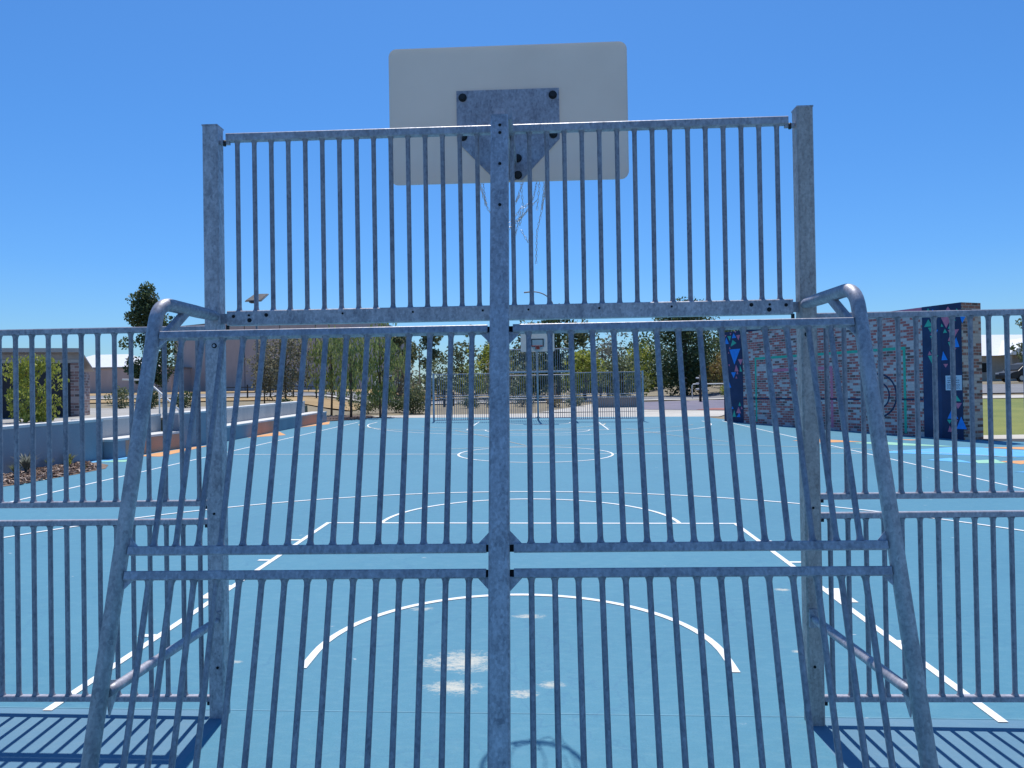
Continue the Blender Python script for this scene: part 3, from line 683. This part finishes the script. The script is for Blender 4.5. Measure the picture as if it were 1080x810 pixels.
for x, y, z in ((-1.3, .55, .98), (-.45, .33, .68)): MB().tube([(x, y, -.1), (x, y, z)], .02, 8).build('post', 'rail_white', hr)

# ------------------------------------------------------------------ shed on the terrace
sh = thing('brick_shed', (-16.54, 15.97, 1.08), 'small brown brick shed with skillion roof and dark doorway above the retaining wall', 'shed', rz=R(20))
w = MB(); w.box(-2.2, .75, 0, .2, -.1, 1.62); w.box(2.78, 3.02, 0, .24, -.1, 1.62); w.box(2.80, 3.0, .24, 1.2, -.1, 1.36); w.box(-2.2, -2.0, .2, 1.2, -.1, 1.3); w.box(-2.2, 3.0, 1.2, 1.35, -.1, 1.3)
w.build('wall', 'shed_brick', sh)
MB().box(3.021, 3.045, .02, .22, -.1, 1.66).build('corner_trim', 'render_beige', sh)
MB().box(-2.2, 3.02, .015, .19, 1.621, 1.72).build('lintel', 'fascia_grey', sh)
MB().box(-2.2, 3.02, .03, .18, 1.721, 1.93).build('cladding', 'roof_metal', sh)
rf = MB(); P = [(-.22, 2.03), (1.5, 1.45), (1.5, 1.40), (-.22, 1.96)]
rf.prism([(-2.5, y, z) for y, z in P], (5.6, 0, 0)); rf.build('roof', 'roof_metal', sh)
MB().box(-2.5, 3.1, -.26, -.225, 1.93, 2.05).build('fascia', 'fascia_grey', sh)
d = MB().box(.76, 2.77, .10, .14, -.05, 1.615).build('door', 'door_dark', sh)
MB().box(1.74, 1.78, .085, .0995, -.04, 1.6).build('door_seam', 'black_metal', d)

# ------------------------------------------------------------------ buildings further off
bl = thing('warehouse', (-36.7, 68, 1.7), 'long pinkish concrete panel building with sloping parapet behind the left trees', 'building')
m_ = MB(); m_.prism([(0, 0, -.5), (18, 0, -.5), (18, 0, 8.15), (0, 0, 6.7)], (0, 30, 0)); wl_ = m_.build('wall', 'tilt_panel', bl)
m_ = MB(); m_.prism([(-.15, -.1, 6.7), (18.15, -.1, 8.151), (18.15, -.1, 8.4), (-.15, -.1, 6.95)], (0, 30.2, 0)); m_.build('parapet_cap', 'roof_metal', bl)
m_ = MB()
for i in range(1, 5): m_.box(18*i/5-.03, 18*i/5+.03, -.012, -.001, -.4, 6.6+1.4*i/5)
m_.build('panel_joint', 'dark_grey', bl)
b2 = thing('warehouse', (-45, 64, 1.7), 'low grey-mauve rendered wall building between the shed and the dark upright tree', 'building')
MB().box(0, 10, 0, 14, -.5, 2.7).build('wall', 'tilt_panel', b2); MB().box(-.1, 10.1, -.1, 14.1, 2.701, 2.86).build('parapet_cap', 'roof_metal', b2)
b3 = thing('distant_house', (-64, 88, 1.9), 'distant white roofed house just visible past the shed', 'house')
MB().box(0, 12, 0, 10, -.5, 3.4).build('wall', 'render_beige', b3)
m_ = MB(); m_.add([(-.5, -.5, 3.4), (12.5, -.5, 3.4), (12.5, 10.5, 3.4), (-.5, 10.5, 3.4), (3.5, 5, 5.6), (8.5, 5, 5.6)], [(0, 1, 5, 4), (1, 2, 5), (2, 3, 4, 5), (3, 0, 4), (0, 3, 2, 1)]); m_.build('roof', 'roof_white', b3)
hs = thing('house', (46.0, 76, 1.8), 'beige suburban house with white hipped roof right of the brick wall', 'house')
hw = MB(); hw.box(0, 18, 0, 12, -.6, 2.75); hw = hw.build('wall', 'render_beige', hs)
m_ = MB(); m_.add([(-.7, -.7, 2.751), (18.7, -.7, 2.751), (18.7, 12.7, 2.751), (-.7, 12.7, 2.751), (1.5, 6, 5.45), (12, 6, 5.3)], [(0, 1, 5, 4), (1, 2, 5), (2, 3, 4, 5), (3, 0, 4), (0, 3, 2, 1)]); m_.build('roof', 'roof_white', hs)
m_ = MB(); m_.add([(2.5, -2.2, 2.76), (9.0, -2.2, 2.76), (5.8, -2.2, 4.6), (5.8, 4.5, 4.6), (2.5, 3, 2.76), (9, 3, 2.76)], [(0, 1, 2), (0, 2, 3, 4), (1, 5, 3, 2)]); m_.build('porch_roof', 'roof_white', hs)
MB().box(3.9, 6.6, -.03, -.005, -.3, 2.45).build('garage_door', 'roof_metal', hs)
wi = MB().box(.7, 2.2, -.03, -.005, .9, 2.1).build('window', 'fascia_grey', hs); MB().box(.8, 2.1, -.045, -.031, 1.0, 2.0).build('pane', 'car_glass', wi)
for x in (2.8, 8.7): MB().box(x, x+.3, -2.0, -1.7, -.6, 2.75).build('porch_post', 'render_beige', hs)
pg = thing('low_building', (-15.0, 62, 1.25), 'low dark slatted building behind the trees left of the far goal', 'building')
MB().box(0, 2.5, 0, 4, -.3, 2.1).build('wall', 'dark_grey', pg); MB().box(-.2, 2.7, -.3, 4.2, 2.101, 2.3).build('roof', 'roof_metal', pg)
m_ = MB()
for i in range(8): m_.box(.08+i*.3, .2+i*.3, -.06, -.001, -.3, 2.05)
m_.build('slat_panel', 'planter_stone', pg)

# ------------------------------------------------------------------ lamps
def T(x, y): return H(x, y)-.04
sl = thing('solar_lamp', (-13.75, 31.0, T(-13.75, 31)), 'solar street lamp with tilted panel on a grey pole above the warehouse roofline', 'lamp')
MB().tube([(0, 0, 0), (0, 0, 5.22)], [.075, .06], 12).build('pole', 'roof_metal', sl)
m_ = MB(); d_ = Vector((.25, -.32, .30)); m_.prism([(-.46, -.30, 5.14), (.34, -.30, 5.14), (.50, .28, 5.55), (-.20, .28, 5.55)], (0, .03, -.05)); m_.build('panel_back', 'fascia_grey', sl)
m_ = MB(); m_.prism([(-.42, -.30, 5.155), (.32, -.30, 5.155), (.465, .255, 5.535), (-.18, .255, 5.535)], (0, -.012, .010)); m_.build('solar_panel', 'solar_glass', sl)
MB().box(-.2, .14, -.42, -.12, 5.03, 5.11).build('lamp_head', 'black_metal', sl)
def street_lamp(x, y, h_, arm, label, dirx=-1):
    g = T(x, y); o = thing('street_lamp', (x, y, g), label, 'street lamp', 'curved street lamps beyond the court')
    r_ = arm*.8
    pts = [(0, 0, 0), (0, 0, h_-r_)] + [(dirx*arm*(1-math.cos(R(a))), 0, h_-r_+r_*math.sin(R(a))) for a in range(10, 91, 10)]
    MB().tube(pts, [.10, .08] + [.055]*(len(pts)-2), 8).build('pole', 'fascia_grey', o)
    e = pts[-1]; MB().bar((e[0], 0, e[2]), (e[0]+dirx*.75, 0, e[2]-.06), .24, .11, ch=.03).build('lamp_head', 'fascia_grey', o)
street_lamp(-14.45, 72, 6.6, 1.3, 'curved street lamp arching left over the gum tree, left of the far goal')
street_lamp(-16.4, 95, 6.2, 1.0, 'thin distant curved street lamp between two gum trees')
street_lamp(1.35, 62, 9.45, 1.9, 'tall curved street lamp seen between the upper bars right of the centre post')

# ------------------------------------------------------------------ roadside fence, bollards, planter, posts
bf = thing('roadside_fence', (-20, 41.5, 0), 'low black post and rail fence behind the weeping trees', 'fence')
for z in (.38, .72):
    m_ = MB()
    for i in range(12): m_.bar((i*1.45, i*.09, H(-20+i*1.45, 41.5)+z), ((i+1)*1.45, (i+1)*.09, H(-20+(i+1)*1.45, 41.5)+z), .06, .05)
    m_.build('rail', 'black_metal', bf)
for i in range(13): MB().bar((i*1.45, i*.09, H(-20+i*1.45, 41.5)-.2), (i*1.45, i*.09, H(-20+i*1.45, 41.5)+.88), .08, .08, (0, 1, 0)).build('post', 'black_metal', bf)
cb = thing('planter_seat', (3.1, 37.4, H(3.1, 37.4)), 'low grey-brown planter seat on the pale paving behind the far fence', 'planter')
MB().box(0, 2.75, 0, 1.1, -.2, .50).build('base', 'planter_stone', cb); MB().box(-.04, 2.79, -.04, 1.14, .501, .57).build('seat', 'planter_stone', cb)
def post_thing(x, y, h_, label, mat='black_metal', w=.14):
    o = thing('bollard', (x, y, T(x, y)), label, 'bollard', 'dark bollards beyond the court')
    MB().bar((0, 0, -.1), (0, 0, h_), w, w, (0, 1, 0), .01).build('shaft', mat, o); MB().bar((0, 0, h_+.001), (0, 0, h_+.05), w*1.15, w*1.15, (0, 1, 0), .01).build('cap', mat, o)
post_thing(3.95, 43, 1.0, 'black bollard on the pale paving, left of the pair behind the far fence')
post_thing(4.45, 43.4, 1.0, 'black bollard on the pale paving, right of the pair behind the far fence')
post_thing(-5.9, 41, 1.0, 'lone black bollard beside the shrubs left of the far goal')
def fitness(x, y, mat, label):
    o = thing('exercise_post', (x, y, T(x, y)), label, 'exercise equipment', 'exercise posts by the dark tree')
    MB().tube([(0, 0, -.1), (0, 0, 1.75)], .085, 10).build('post', 'black_metal', o)
    m_ = MB()
    for z in (.85, 1.2, 1.55): m_.tube([(-.26, 0, z), (.26, 0, z)], .05, 8)
    m_.build('grip', mat, o)
fitness(9.2, 43, 'black_metal', 'black exercise post on the softfall, in front of the big dark tree')
fitness(10.2, 42.5, 'rail_white', 'exercise post with white grips on the softfall, nearest the navy mural panel')
yr = thing('tube_rail', (12.6, 47, T(12.6, 47)), 'white tubular rail in front of the autumn coloured bush', 'railing')
MB().tube([(-2, 0, -.1), (-2, 0, .95), (-1.9, 0, 1.05), (3, 0, 1.05), (3.1, 0, .95), (3.1, 0, -.1)], .04, 8).build('rail', 'rail_white', yr)
MB().tube([(.6, 0, -.1), (.6, 0, 1.03)], .035, 8).build('post', 'rail_white', yr)
bn = thing('litter_bin', (17.6, 29.0, T(17.6, 29)), 'dark narrow litter bin by the lawn edge just right of the brick pier', 'bin')
MB().box(-.2, .2, -.2, .2, -.05, .95).build('body', 'black_metal', bn); MB().box(-.22, .22, -.22, .22, .951, 1.02).build('lid', 'black_metal', bn)

# ------------------------------------------------------------------ cars
def car(x, y, rz, body, label, L=4.5, W=1.8, Hh=1.62):
    o = thing('parked_car', (x, y, H(x, y)+.03), label, 'car', rz=rz)
    prof = [(-.50, .30), (-.50, .58), (-.485, .80), (-.36, .92), (-.20, 1.48), (-.08, 1.60), (.24, 1.62), (.40, 1.50), (.485, .98), (.50, .75), (.50, .30)]
    P = [(px*L, pz*Hh/1.62) for px, pz in prof]
    m_ = MB(); ws = [W/2 if pz < 1.0 else W/2*(1-.16*(pz-1.0)/.62) for _, pz in prof]
    vs = [(px, -w_, pz) for (px, pz), w_ in zip(P, ws)] + [(px, w_, pz) for (px, pz), w_ in zip(P, ws)]; n_ = len(P)
    m_.add(vs, [tuple(range(n_)), tuple(range(2*n_-1, n_-1, -1))] + [(i, n_+i, n_+(i+1) % n_, (i+1) % n_) for i in range(n_)])
    b_ = m_.build('body', body, o)
    md = b_.modifiers.new('bevel', 'BEVEL'); md.width = .05; md.segments = 2; md.limit_method = 'ANGLE'
    for s_ in (-1, 1):
        y_ = s_*(W/2-.02)
        g = MB(); wp = [(-.30, 1.0), (-.185, 1.42), (-.07, 1.53), (.02, 1.545), (.02, 1.0)]; wq = [(.04, 1.0), (.04, 1.545), (.24, 1.54), (.37, 1.42), (.42, 1.02)]
        for q in (wp, wq): g.prism([(a*L, s_*(W/2*(1-.16*max(0, (c_-1.0))/.62)+.006), c_*Hh/1.62) for a, c_ in q], (0, -s_*.01, 0))
        g.build('side_window', 'car_glass', o)
        for px in (-.30, .30):
            t_ = MB().tube([(px*L, s_*(W/2-.2), .33), (px*L, s_*(W/2+.012), .33)], .33, 20).build('wheel', 'tyre', o)
            MB().tube([(px*L, s_*(W/2+.013), .33), (px*L, s_*(W/2+.02), .33)], .2, 14).build('rim', 'rim_alloy', t_)
        MB().box(-.502*L, -.47*L, *sorted((s_*.45, s_*.82)), .68, .82).build('headlight', 'rail_white', o)
    m_ = MB(); m_.prism([(-.348*L, -W*.42, 1.0), (-.348*L, W*.42, 1.0), (-.215*L, W*.37, 1.44), (-.215*L, -W*.37, 1.44)], (-.02, 0, .02)); m_.build('windscreen', 'car_glass', o)
    return o
car(40.4, 58, R(8), 'car_black', 'black car parked in front of the white roofed house')
car(-12.7, 57, R(90), 'car_grey', 'pale grey car on the road behind the shrubs, left of the far goal')

# ------------------------------------------------------------------ trees and shrubs
def leaves(n, centers, radii, size, style='round', squash=.8):
    C = np.array(centers); Rr = np.array(radii); i = rng.integers(0, len(C), n)
    wts = Rr**2; i = rng.choice(len(C), n, p=wts/wts.sum())
    d = rng.normal(size=(n, 3)); d /= np.linalg.norm(d, axis=1)[:, None]
    rad = Rr[i]*rng.uniform(.25, 1.05, n)**.5
    p = C[i] + d*rad[:, None]*np.array([1, 1, squash])
    s = size*rng.uniform(.6, 1.35, n)
    if style == 'hang':
        a = np.stack([rng.normal(0, .22, n), rng.normal(0, .22, n), -np.ones(n)], 1); asp = 3.2
    elif style == 'up':
        a = rng.normal(size=(n, 3))*.5 + np.array([0, 0, 1.0]); asp = 1.9
    else:
        a = rng.normal(size=(n, 3)); asp = 1.7
    a /= np.linalg.norm(a, axis=1)[:, None]
    b = np.cross(a, rng.normal(size=(n, 3))); b /= np.linalg.norm(b, axis=1)[:, None]
    a = a*(s*asp/2)[:, None]; b = b*(s/2)[:, None]
    V = np.stack([p-a, p+b*.9, p+a, p-b*.9], 1).reshape(-1, 3)
    return V, [(4*j, 4*j+1, 4*j+2, 4*j+3) for j in range(n)]
def plant(name, label, cat, x, y, crown, leafmat, n, size, trunk=None, bark='bark_brown', style='round', group=None, z=None, squash=.8):
    g = (T(x, y) if z is None else z); o = thing(name, (x, y, g), label, cat, group)
    cs = [c_[:3] for c_ in crown]; rs = [c_[3] for c_ in crown]
    V, F = leaves(n, cs, rs, size, style, squash)
    m_ = MB(); m_.v = [tuple(v) for v in V]; m_.f = F; m_.sm = [False]*len(F)
    me = bpy.data.meshes.new('crown'); me.from_pydata(m_.v, [], F); me.materials.append(M[leafmat]); me.update()
    ob = bpy.data.objects.new('crown' if trunk else 'foliage', me); COL.objects.link(ob); ob.parent = o
    if trunk:
        m_ = MB()
        for pts, r0, r1 in trunk:
            m_.tube(pts, [r0+(r1-r0)*i/(len(pts)-1) for i in range(len(pts))], 8)
        m_.build('trunk', bark, o)
    return o
def blobs(n, cx, cz, w, h_, r0, r1, d=None, taper=0.0):
    L = []
    d = w if d is None else d
    for i in range(n):
        u = random.uniform(-1, 1); v = random.uniform(-1, 1)
        k_ = math.sqrt(max(.05, 1-v*v))*(1-taper*(v+1)/2)
        a = random.random()*6.28; q = math.sqrt(random.random())
        L.append((cx+w*k_*q*math.cos(a), d*k_*q*math.sin(a), cz+h_*v, random.uniform(r0, r1)*(1-.4*taper*(v+1)/2)))
    return L
def limbs(crown, base, top, r, k_=7):
    tr = [([(base[0], base[1], -.15), ((base[0]+top[0])/2+random.uniform(-.1, .1), base[1], top[2]*.5), top], r, r*.35)]
    for c_ in random.sample(crown, min(k_, len(crown))):
        t = random.uniform(.35, .8); p = (base[0]+(top[0]-base[0])*t, 0, top[2]*t)
        tr.append(([p, ((p[0]+c_[0])/2, c_[1]*.5, (p[2]+c_[2])/2+.1), c_[:3]], r*.4, r*.12))
    return tr
def tree(label, x, y, h_, w, leafmat, n, size, clear=.3, bark='bark_brown', style='round', nb=26, taper=0.0, group='trees around the court', cat='tree', name='tree', r0=.16, r1=.32, trunk_r=.10, d=None):
    cz = h_*(clear+1)/2; hh = h_*(1-clear)/2
    cr = blobs(nb, 0, cz, w*.5*.82, hh*.88, w*r0, w*r1, d=d, taper=taper)
    return plant(name, label, cat, x, y, cr, leafmat, n, size, limbs(cr, (0, 0), (0, 0, h_*.86), trunk_r), bark, style, group)
tree('dark upright narrow tree behind the left goal tube, tallest on the left', -20.85, 34, 6.7, 3.9, 'leaf_dark', 8500, .10, .10, nb=64, taper=.62, r0=.09, r1=.19)
tree('brownish grey sparse tree behind the long bench, beside the warehouse wall', -12.2, 30.6, 3.6, 2.9, 'leaf_olive', 3600, .085, .22, nb=26, trunk_r=.05)
tree('thin stemmed brownish sapling between the goal post and the bench trees', -13.6, 31.5, 3.3, 1.9, 'leaf_olive', 1700, .08, .25, nb=16, trunk_r=.04)
tree('weeping tree with hanging yellow-green leaves over the long bench', -10.4, 32.0, 4.1, 2.9, 'leaf_willow', 1700, .075, .24, style='hang', nb=26, trunk_r=.06)
tree('taller weeping tree with dark twin stems at the far end of the bench', -8.7, 29.3, 4.5, 2.3, 'leaf_willow', 1300, .07, .22, style='hang', nb=24, trunk_r=.065)
tree('weeping dark green tree standing in the bark bed nearest the far goal', -7.55, 30.3, 4.75, 2.3, 'leaf_willow', 1900, .075, .18, style='hang', nb=26, trunk_r=.06)
tree('slender gum tree with clumped crown under the curved street lamp', -11.7, 57, 5.6, 3.4, 'leaf_gum', 1900, .17, .36, 'bark_pale', nb=16, trunk_r=.09, r0=.14, r1=.24)
tree('slender gum tree midway between street lamp and far goal', -9.3, 58, 6.0, 2.8, 'leaf_gum', 1500, .17, .30, 'bark_pale', nb=14, trunk_r=.09, r0=.14, r1=.24)
tree('thin yellowish sapling standing above the left end of the far goal fence', -5.6, 56, 5.9, 2.0, 'leaf_lime', 420, .15, .58, 'bark_pale', nb=9, trunk_r=.05, r0=.14, r1=.22)
tree('low airy olive tree in the gap between the slender gums', -10.6, 51, 3.3, 3.4, 'leaf_olive', 1000, .13, .08, nb=18, trunk_r=.05)
tree('low airy green tree left of the far fence, before the rounded tree', -7.9, 52, 3.0, 3.2, 'leaf_gum', 1100, .13, .08, nb=18, trunk_r=.05)
tree('low airy green tree under the small sapling above the far fence', -5.3, 53, 2.9, 2.8, 'leaf_willow', 900, .12, .08, nb=16, trunk_r=.05)
tree('rounded grey-green tree behind the left end of the far fence', -7.4, 66, 4.8, 4.0, 'leaf_gum', 1300, .2, .10, nb=22)
tree('bushy yellow-green tree left of the far goal, just right of the yellowish sapling', -4.1, 58, 4.1, 3.6, 'leaf_lime', 1800, .18, .05, nb=20)
tree('dark rounded tree top beyond the yellow-green bushy tree', -4.6, 70, 5.6, 4.2, 'leaf_dark', 1500, .26, .12, nb=18)
tree('leafy green tree behind the left of the small far board', -.9, 52, 6.2, 3.6, 'leaf_gum', 1700, .18, .12, nb=26, trunk_r=.12)
tree('tall dark green tree right of the small far board, with a straight dark trunk', 1.4, 50, 6.7, 3.6, 'leaf_dark', 1800, .17, .30, nb=26, trunk_r=.20)
tree('leafy green tree behind the right side of the far goal', 3.5, 54, 6.4, 3.4, 'leaf_gum', 1700, .18, .10, nb=24)
tree('low olive bushy tree behind the middle of the far goal', -.2, 48, 2.7, 3.8, 'leaf_gum', 2000, .14, .02, nb=20)
tree('low brownish bushy tree behind the left half of the far goal', -2.7, 50, 3.0, 3.2, 'leaf_olive', 1300, .15, .02, nb=18)
tree('low grey-green bushy tree behind the right part of the far fence', 6.0, 49, 2.9, 3.4, 'leaf_gum', 1600, .14, .02, nb=18)
tree('bright yellow-green low tree beneath the leafy green one', 3.2, 47, 3.6, 3.2, 'leaf_lime', 1700, .14, .04, nb=18)
tree('airy pale gum tree above the right end of the far fence', 6.2, 58, 6.2, 3.9, 'leaf_grey', 1000, .17, .20, 'bark_pale', nb=22, trunk_r=.08, r0=.14, r1=.24)
tree('small rounded olive tree between the pale gum and the big dark tree', 8.0, 55, 3.9, 3.3, 'leaf_lime', 1500, .16, .05, nb=18)
tree('big dense dark tree left of the mural wall, largest crown in view', 11.7, 55, 7.3, 6.6, 'leaf_dark', 12500, .145, .04, nb=60, trunk_r=.2, r0=.13, r1=.25)
tree('green tree peeping out beside the navy mural panel', 17.3, 62, 5.6, 4.6, 'leaf_dark', 2200, .2, .06, nb=24)
tree('russet and yellow bush with autumn colour beside the navy mural panel', 14.4, 52, 3.4, 3.8, 'leaf_autumn', 2400, .13, .02, nb=24, cat='bush', name='autumn_bush', group=None, r0=.13, r1=.24)
tree('loose leafy tree at the right edge in front of the white roofed house', 36.0, 50, 5.2, 3.6, 'leaf_gum', 1500, .16, .30, nb=22, r0=.12, r1=.22)
for i, (x, y, h_, w, mt) in enumerate([(-27, 82, 5.5, 9, 'leaf_gum'), (-1, 86, 5.4, 8, 'leaf_gum'), (6, 84, 4.6, 8, 'leaf_gum'), (13, 86, 6, 9, 'leaf_dark'), (21, 88, 6, 9, 'leaf_dark'), (30, 92, 6, 10, 'leaf_gum')]):
    tree(['grey-green background tree behind the warehouse end', 'grey-green background tree behind the far board', 'grey-green background tree behind the airy pale gum', 'dark background tree behind the big dark tree', 'dark background tree behind the mural wall', 'grey-green background tree beyond the mural wall'][i], x, y, h_, w, mt, 2300, .26, .03, nb=20, group='background trees on the horizon')

V, F = leaves(9000, [(x_, rng.uniform(96, 112), rng.uniform(.3, 1.7)) for x_ in np.linspace(-48, 62, 70)], [rng.uniform(1.6, 2.6) for _ in range(70)], .42)
me = bpy.data.meshes.new('distant_scrub'); me.from_pydata([(v[0], v[1], v[2]+1.3) for v in V], [], F); me.materials.append(M['leaf_gum'])
ob = bpy.data.objects.new('distant_scrub', me); COL.objects.link(ob); tag(ob, kind='stuff')

def shrub(label, x, y, h_, w, mat, n, size, z=None, style='round', cat='shrub', name='shrub', group='low shrubs around the court'):
    cr = blobs(12, 0, h_*.5, w*.36, h_*.34, w*.16, w*.28)
    cr = [(a, b, max(c_, d*.6), d) for a, b, c_, d in cr]
    return plant(name, label, cat, x, y, cr, mat, n, size, [([(0, 0, -.1), (.03, 0, h_*.4)], .03, .012), ([(.05, .03, -.1), (-w*.2, 0, h_*.5)], .02, .008)], 'bark_brown', style, group, z)
tree('yellow-green bush on the terrace in front of the shed doorway', -12.62, 13.5, 1.72, 1.5, 'leaf_lime', 2600, .052, .0, nb=34, style='up', name='bush', cat='bush', group=None, trunk_r=.03, r0=.12, r1=.22)
shrub('dark round shrub on the terrace below the upright tree', -15.6, 24.5, .85, 1.2, 'leaf_dark', 900, .06)
shrub('second dark shrub on the terrace, half behind the left goal tube', -14.3, 24.6, .75, 1.1, 'leaf_dark', 800, .06)
shrub('olive shrub on the terrace right after the shed corner', -17.4, 25.5, .9, 1.3, 'leaf_gum', 700, .06)
shrub('dark bushy shrub behind the long bench, under the brownish tree', -11.4, 28.2, .9, 1.0, 'leaf_dark', 700, .06)
shrub('grey-green shrub behind the middle of the long bench', -10.9, 27.0, .65, 1.3, 'leaf_gum', 800, .05)
shrub('low green shrub under the weeping trees', -8.9, 33.5, .9, 2.4, 'leaf_gum', 1200, .07)
shrub('low dark shrub left of the large rounded shrub', -7.6, 34.5, .95, 1.8, 'leaf_dark', 1100, .07)
shrub('large dark rounded shrub at the far left corner of the court', -6.5, 33.4, 1.35, 2.2, 'leaf_gum', 2200, .07)
shrub('reddish dark shrub behind the large rounded shrub', -6.9, 35.6, 1.55, 1.2, 'leaf_autumn', 700, .07)
for i, (x, y, w, mt) in enumerate([(-2.6, 39.5, 1.6, 'leaf_grey'), (-1.0, 40, 1.8, 'leaf_grey'), (.9, 39, 1.5, 'leaf_autumn'), (2.2, 39.6, 1.6, 'leaf_gum'), (-4.2, 39.0, 1.4, 'leaf_gum')]):
    shrub(['silver-grey shrub behind the far goal, left of its centre', 'silver-grey shrub directly behind the small far board post', 'rusty low shrub right of the small far board post', 'green low shrub behind the right half of the far goal', 'green low shrub behind the left end of the far fence'][i], x, y, .8, w, mt, 600, .08)
shrub('yellow-green low shrub at the foot of the russet bush', 13.6, 48.5, 1.1, 1.7, 'leaf_lime', 700, .09)
def strappy(x, y, h_, n, label, mat='leaf_gum'):
    o = thing('strappy_plant', (x, y, court_z(x, y)), label, 'plant', 'young plants in the bark bed'); m_ = MB()
    for i in range(n):
        a = random.random()*6.28; t = random.uniform(.15, .7); L = h_*random.uniform(.6, 1.1); w = .014
        P = [Vector((0, 0, 0))]
        for s_ in range(1, 5):
            f = s_/4; P.append(Vector((math.cos(a)*L*t*f*f, math.sin(a)*L*t*f*f, L*f*(1-.35*t*f))))
        sd = Vector((-math.sin(a), math.cos(a), 0))*w
        vs = []
        for q, ww in zip(P, (1, 1.3, 1.2, .8, .05)): vs += [q-sd*ww, q+sd*ww]
        m_.add(vs, [(2*q, 2*q+1, 2*q+3, 2*q+2) for q in range(4)])
    me = m_.build('leaves', mat, o)
for i, (x, y, h_, n) in enumerate([(-9.55, 8.9, .46, 60), (-9.72, 9.2, .34, 40), (-9.68, 9.75, .24, 36), (-9.3, 9.75, .22, 46), (-9.62, 10.3, .30, 34), (-8.8, 9.5, .13, 24), (-9.3, 8.3, .3, 40)]):
    strappy(x, y, h_, n, ['tallest grey-green strappy plant in the bark bed', 'strappy plant close to the wall, just behind the tallest one', 'small strappy plant midway along the bark bed', 'low spreading plant right of the middle of the bark bed', 'plant against the wall near the far tip of the bark bed', 'tiny plant at the court-side tip of the bark bed', 'strappy plant at the court side of the bark bed, left of the tallest one'][i], ['leaf_grey', 'leaf_gum', 'leaf_gum', 'leaf_lime', 'leaf_gum', 'leaf_gum', 'leaf_gum'][i])

# ------------------------------------------------------------------ light, sky, camera
SUN_EL, SUN_AZ = 66.7, -4.0                    # azimuth measured from +Y, minus = to the left
sd = Vector((math.sin(R(SUN_AZ))*math.cos(R(SUN_EL)), math.cos(R(SUN_AZ))*math.cos(R(SUN_EL)), math.sin(R(SUN_EL))))
su = bpy.data.lights.new('sun', 'SUN'); su.energy = 4.6; su.angle = R(.5); su.color = (1, .96, .90)
so = bpy.data.objects.new('sun', su); COL.objects.link(so); so.rotation_euler = (-sd).to_track_quat('-Z', 'Y').to_euler(); so.location = (0, 0, 30)
wd_ = bpy.data.worlds.new('World'); sc.world = wd_; wd_.use_nodes = True
nt = wd_.node_tree; bg = nt.nodes['Background']; sky = nt.nodes.new('ShaderNodeTexSky'); sky.sky_type = 'NISHITA'
sky.sun_disc = False; sky.sun_elevation = R(SUN_EL); sky.sun_rotation = R(SUN_AZ)
sky.air_density = 1.0; sky.dust_density = .6; sky.ozone_density = 3.0; sky.altitude = 0
tint = nt.nodes.new('ShaderNodeMix'); tint.data_type = 'RGBA'; tint.blend_type = 'MULTIPLY'; tint.inputs[0].default_value = 1
tint.inputs[7].default_value = (.345, .715, 1.10, 1)          # the deep, clear summer blue of the photograph
tc_ = nt.nodes.new('ShaderNodeTexCoord'); sz_ = nt.nodes.new('ShaderNodeSeparateXYZ'); nt.links.new(tc_.outputs['Generated'], sz_.inputs[0])
rm_ = nt.nodes.new('ShaderNodeValToRGB'); nt.links.new(sz_.outputs[2], rm_.inputs[0]); e_ = rm_.color_ramp.elements
while len(e_) < 4: e_.new(.5)
for el_, (p_, c_) in zip(e_, [(0.0, (.60, .79, 1.0)), (.06, (.48, .75, 1.02)), (.16, (.375, .71, 1.08)), (.32, (.345, .715, 1.10))]): el_.position = p_; el_.color = (*c_, 1)
nt.links.new(rm_.outputs[0], tint.inputs[7])      # the air pales towards the horizon
nt.links.new(sky.outputs[0], tint.inputs[6]); nt.links.new(tint.outputs[2], bg.inputs[0]); bg.inputs[1].default_value = .13
cam = bpy.data.cameras.new('camera'); co = bpy.data.objects.new('camera', cam); COL.objects.link(co); sc.camera = co
yaw, pitch, roll = .04034, .0096, .01653
f_ = Vector((-math.sin(yaw)*math.cos(pitch), math.cos(yaw)*math.cos(pitch), math.sin(pitch)))
r_ = Vector((math.cos(yaw), math.sin(yaw), 0)); u_ = r_.cross(f_)
r2 = r_*math.cos(roll)-u_*math.sin(roll); u2 = r_*math.sin(roll)+u_*math.cos(roll)
mt = Matrix((r2, u2, -f_)).transposed().to_4x4(); mt.translation = Vector((.1755, -4.58871, 1.63915)); co.matrix_world = mt
cam.sensor_width = 36; cam.lens = 776.73/1080*36; cam.clip_end = 3000; cam.clip_start = .05
sc.view_settings.view_transform = 'Standard'; sc.view_settings.look = 'None'; sc.view_settings.gamma = 1; sc.view_settings.exposure = 0
sc.render.resolution_x, sc.render.resolution_y = 1024, 768
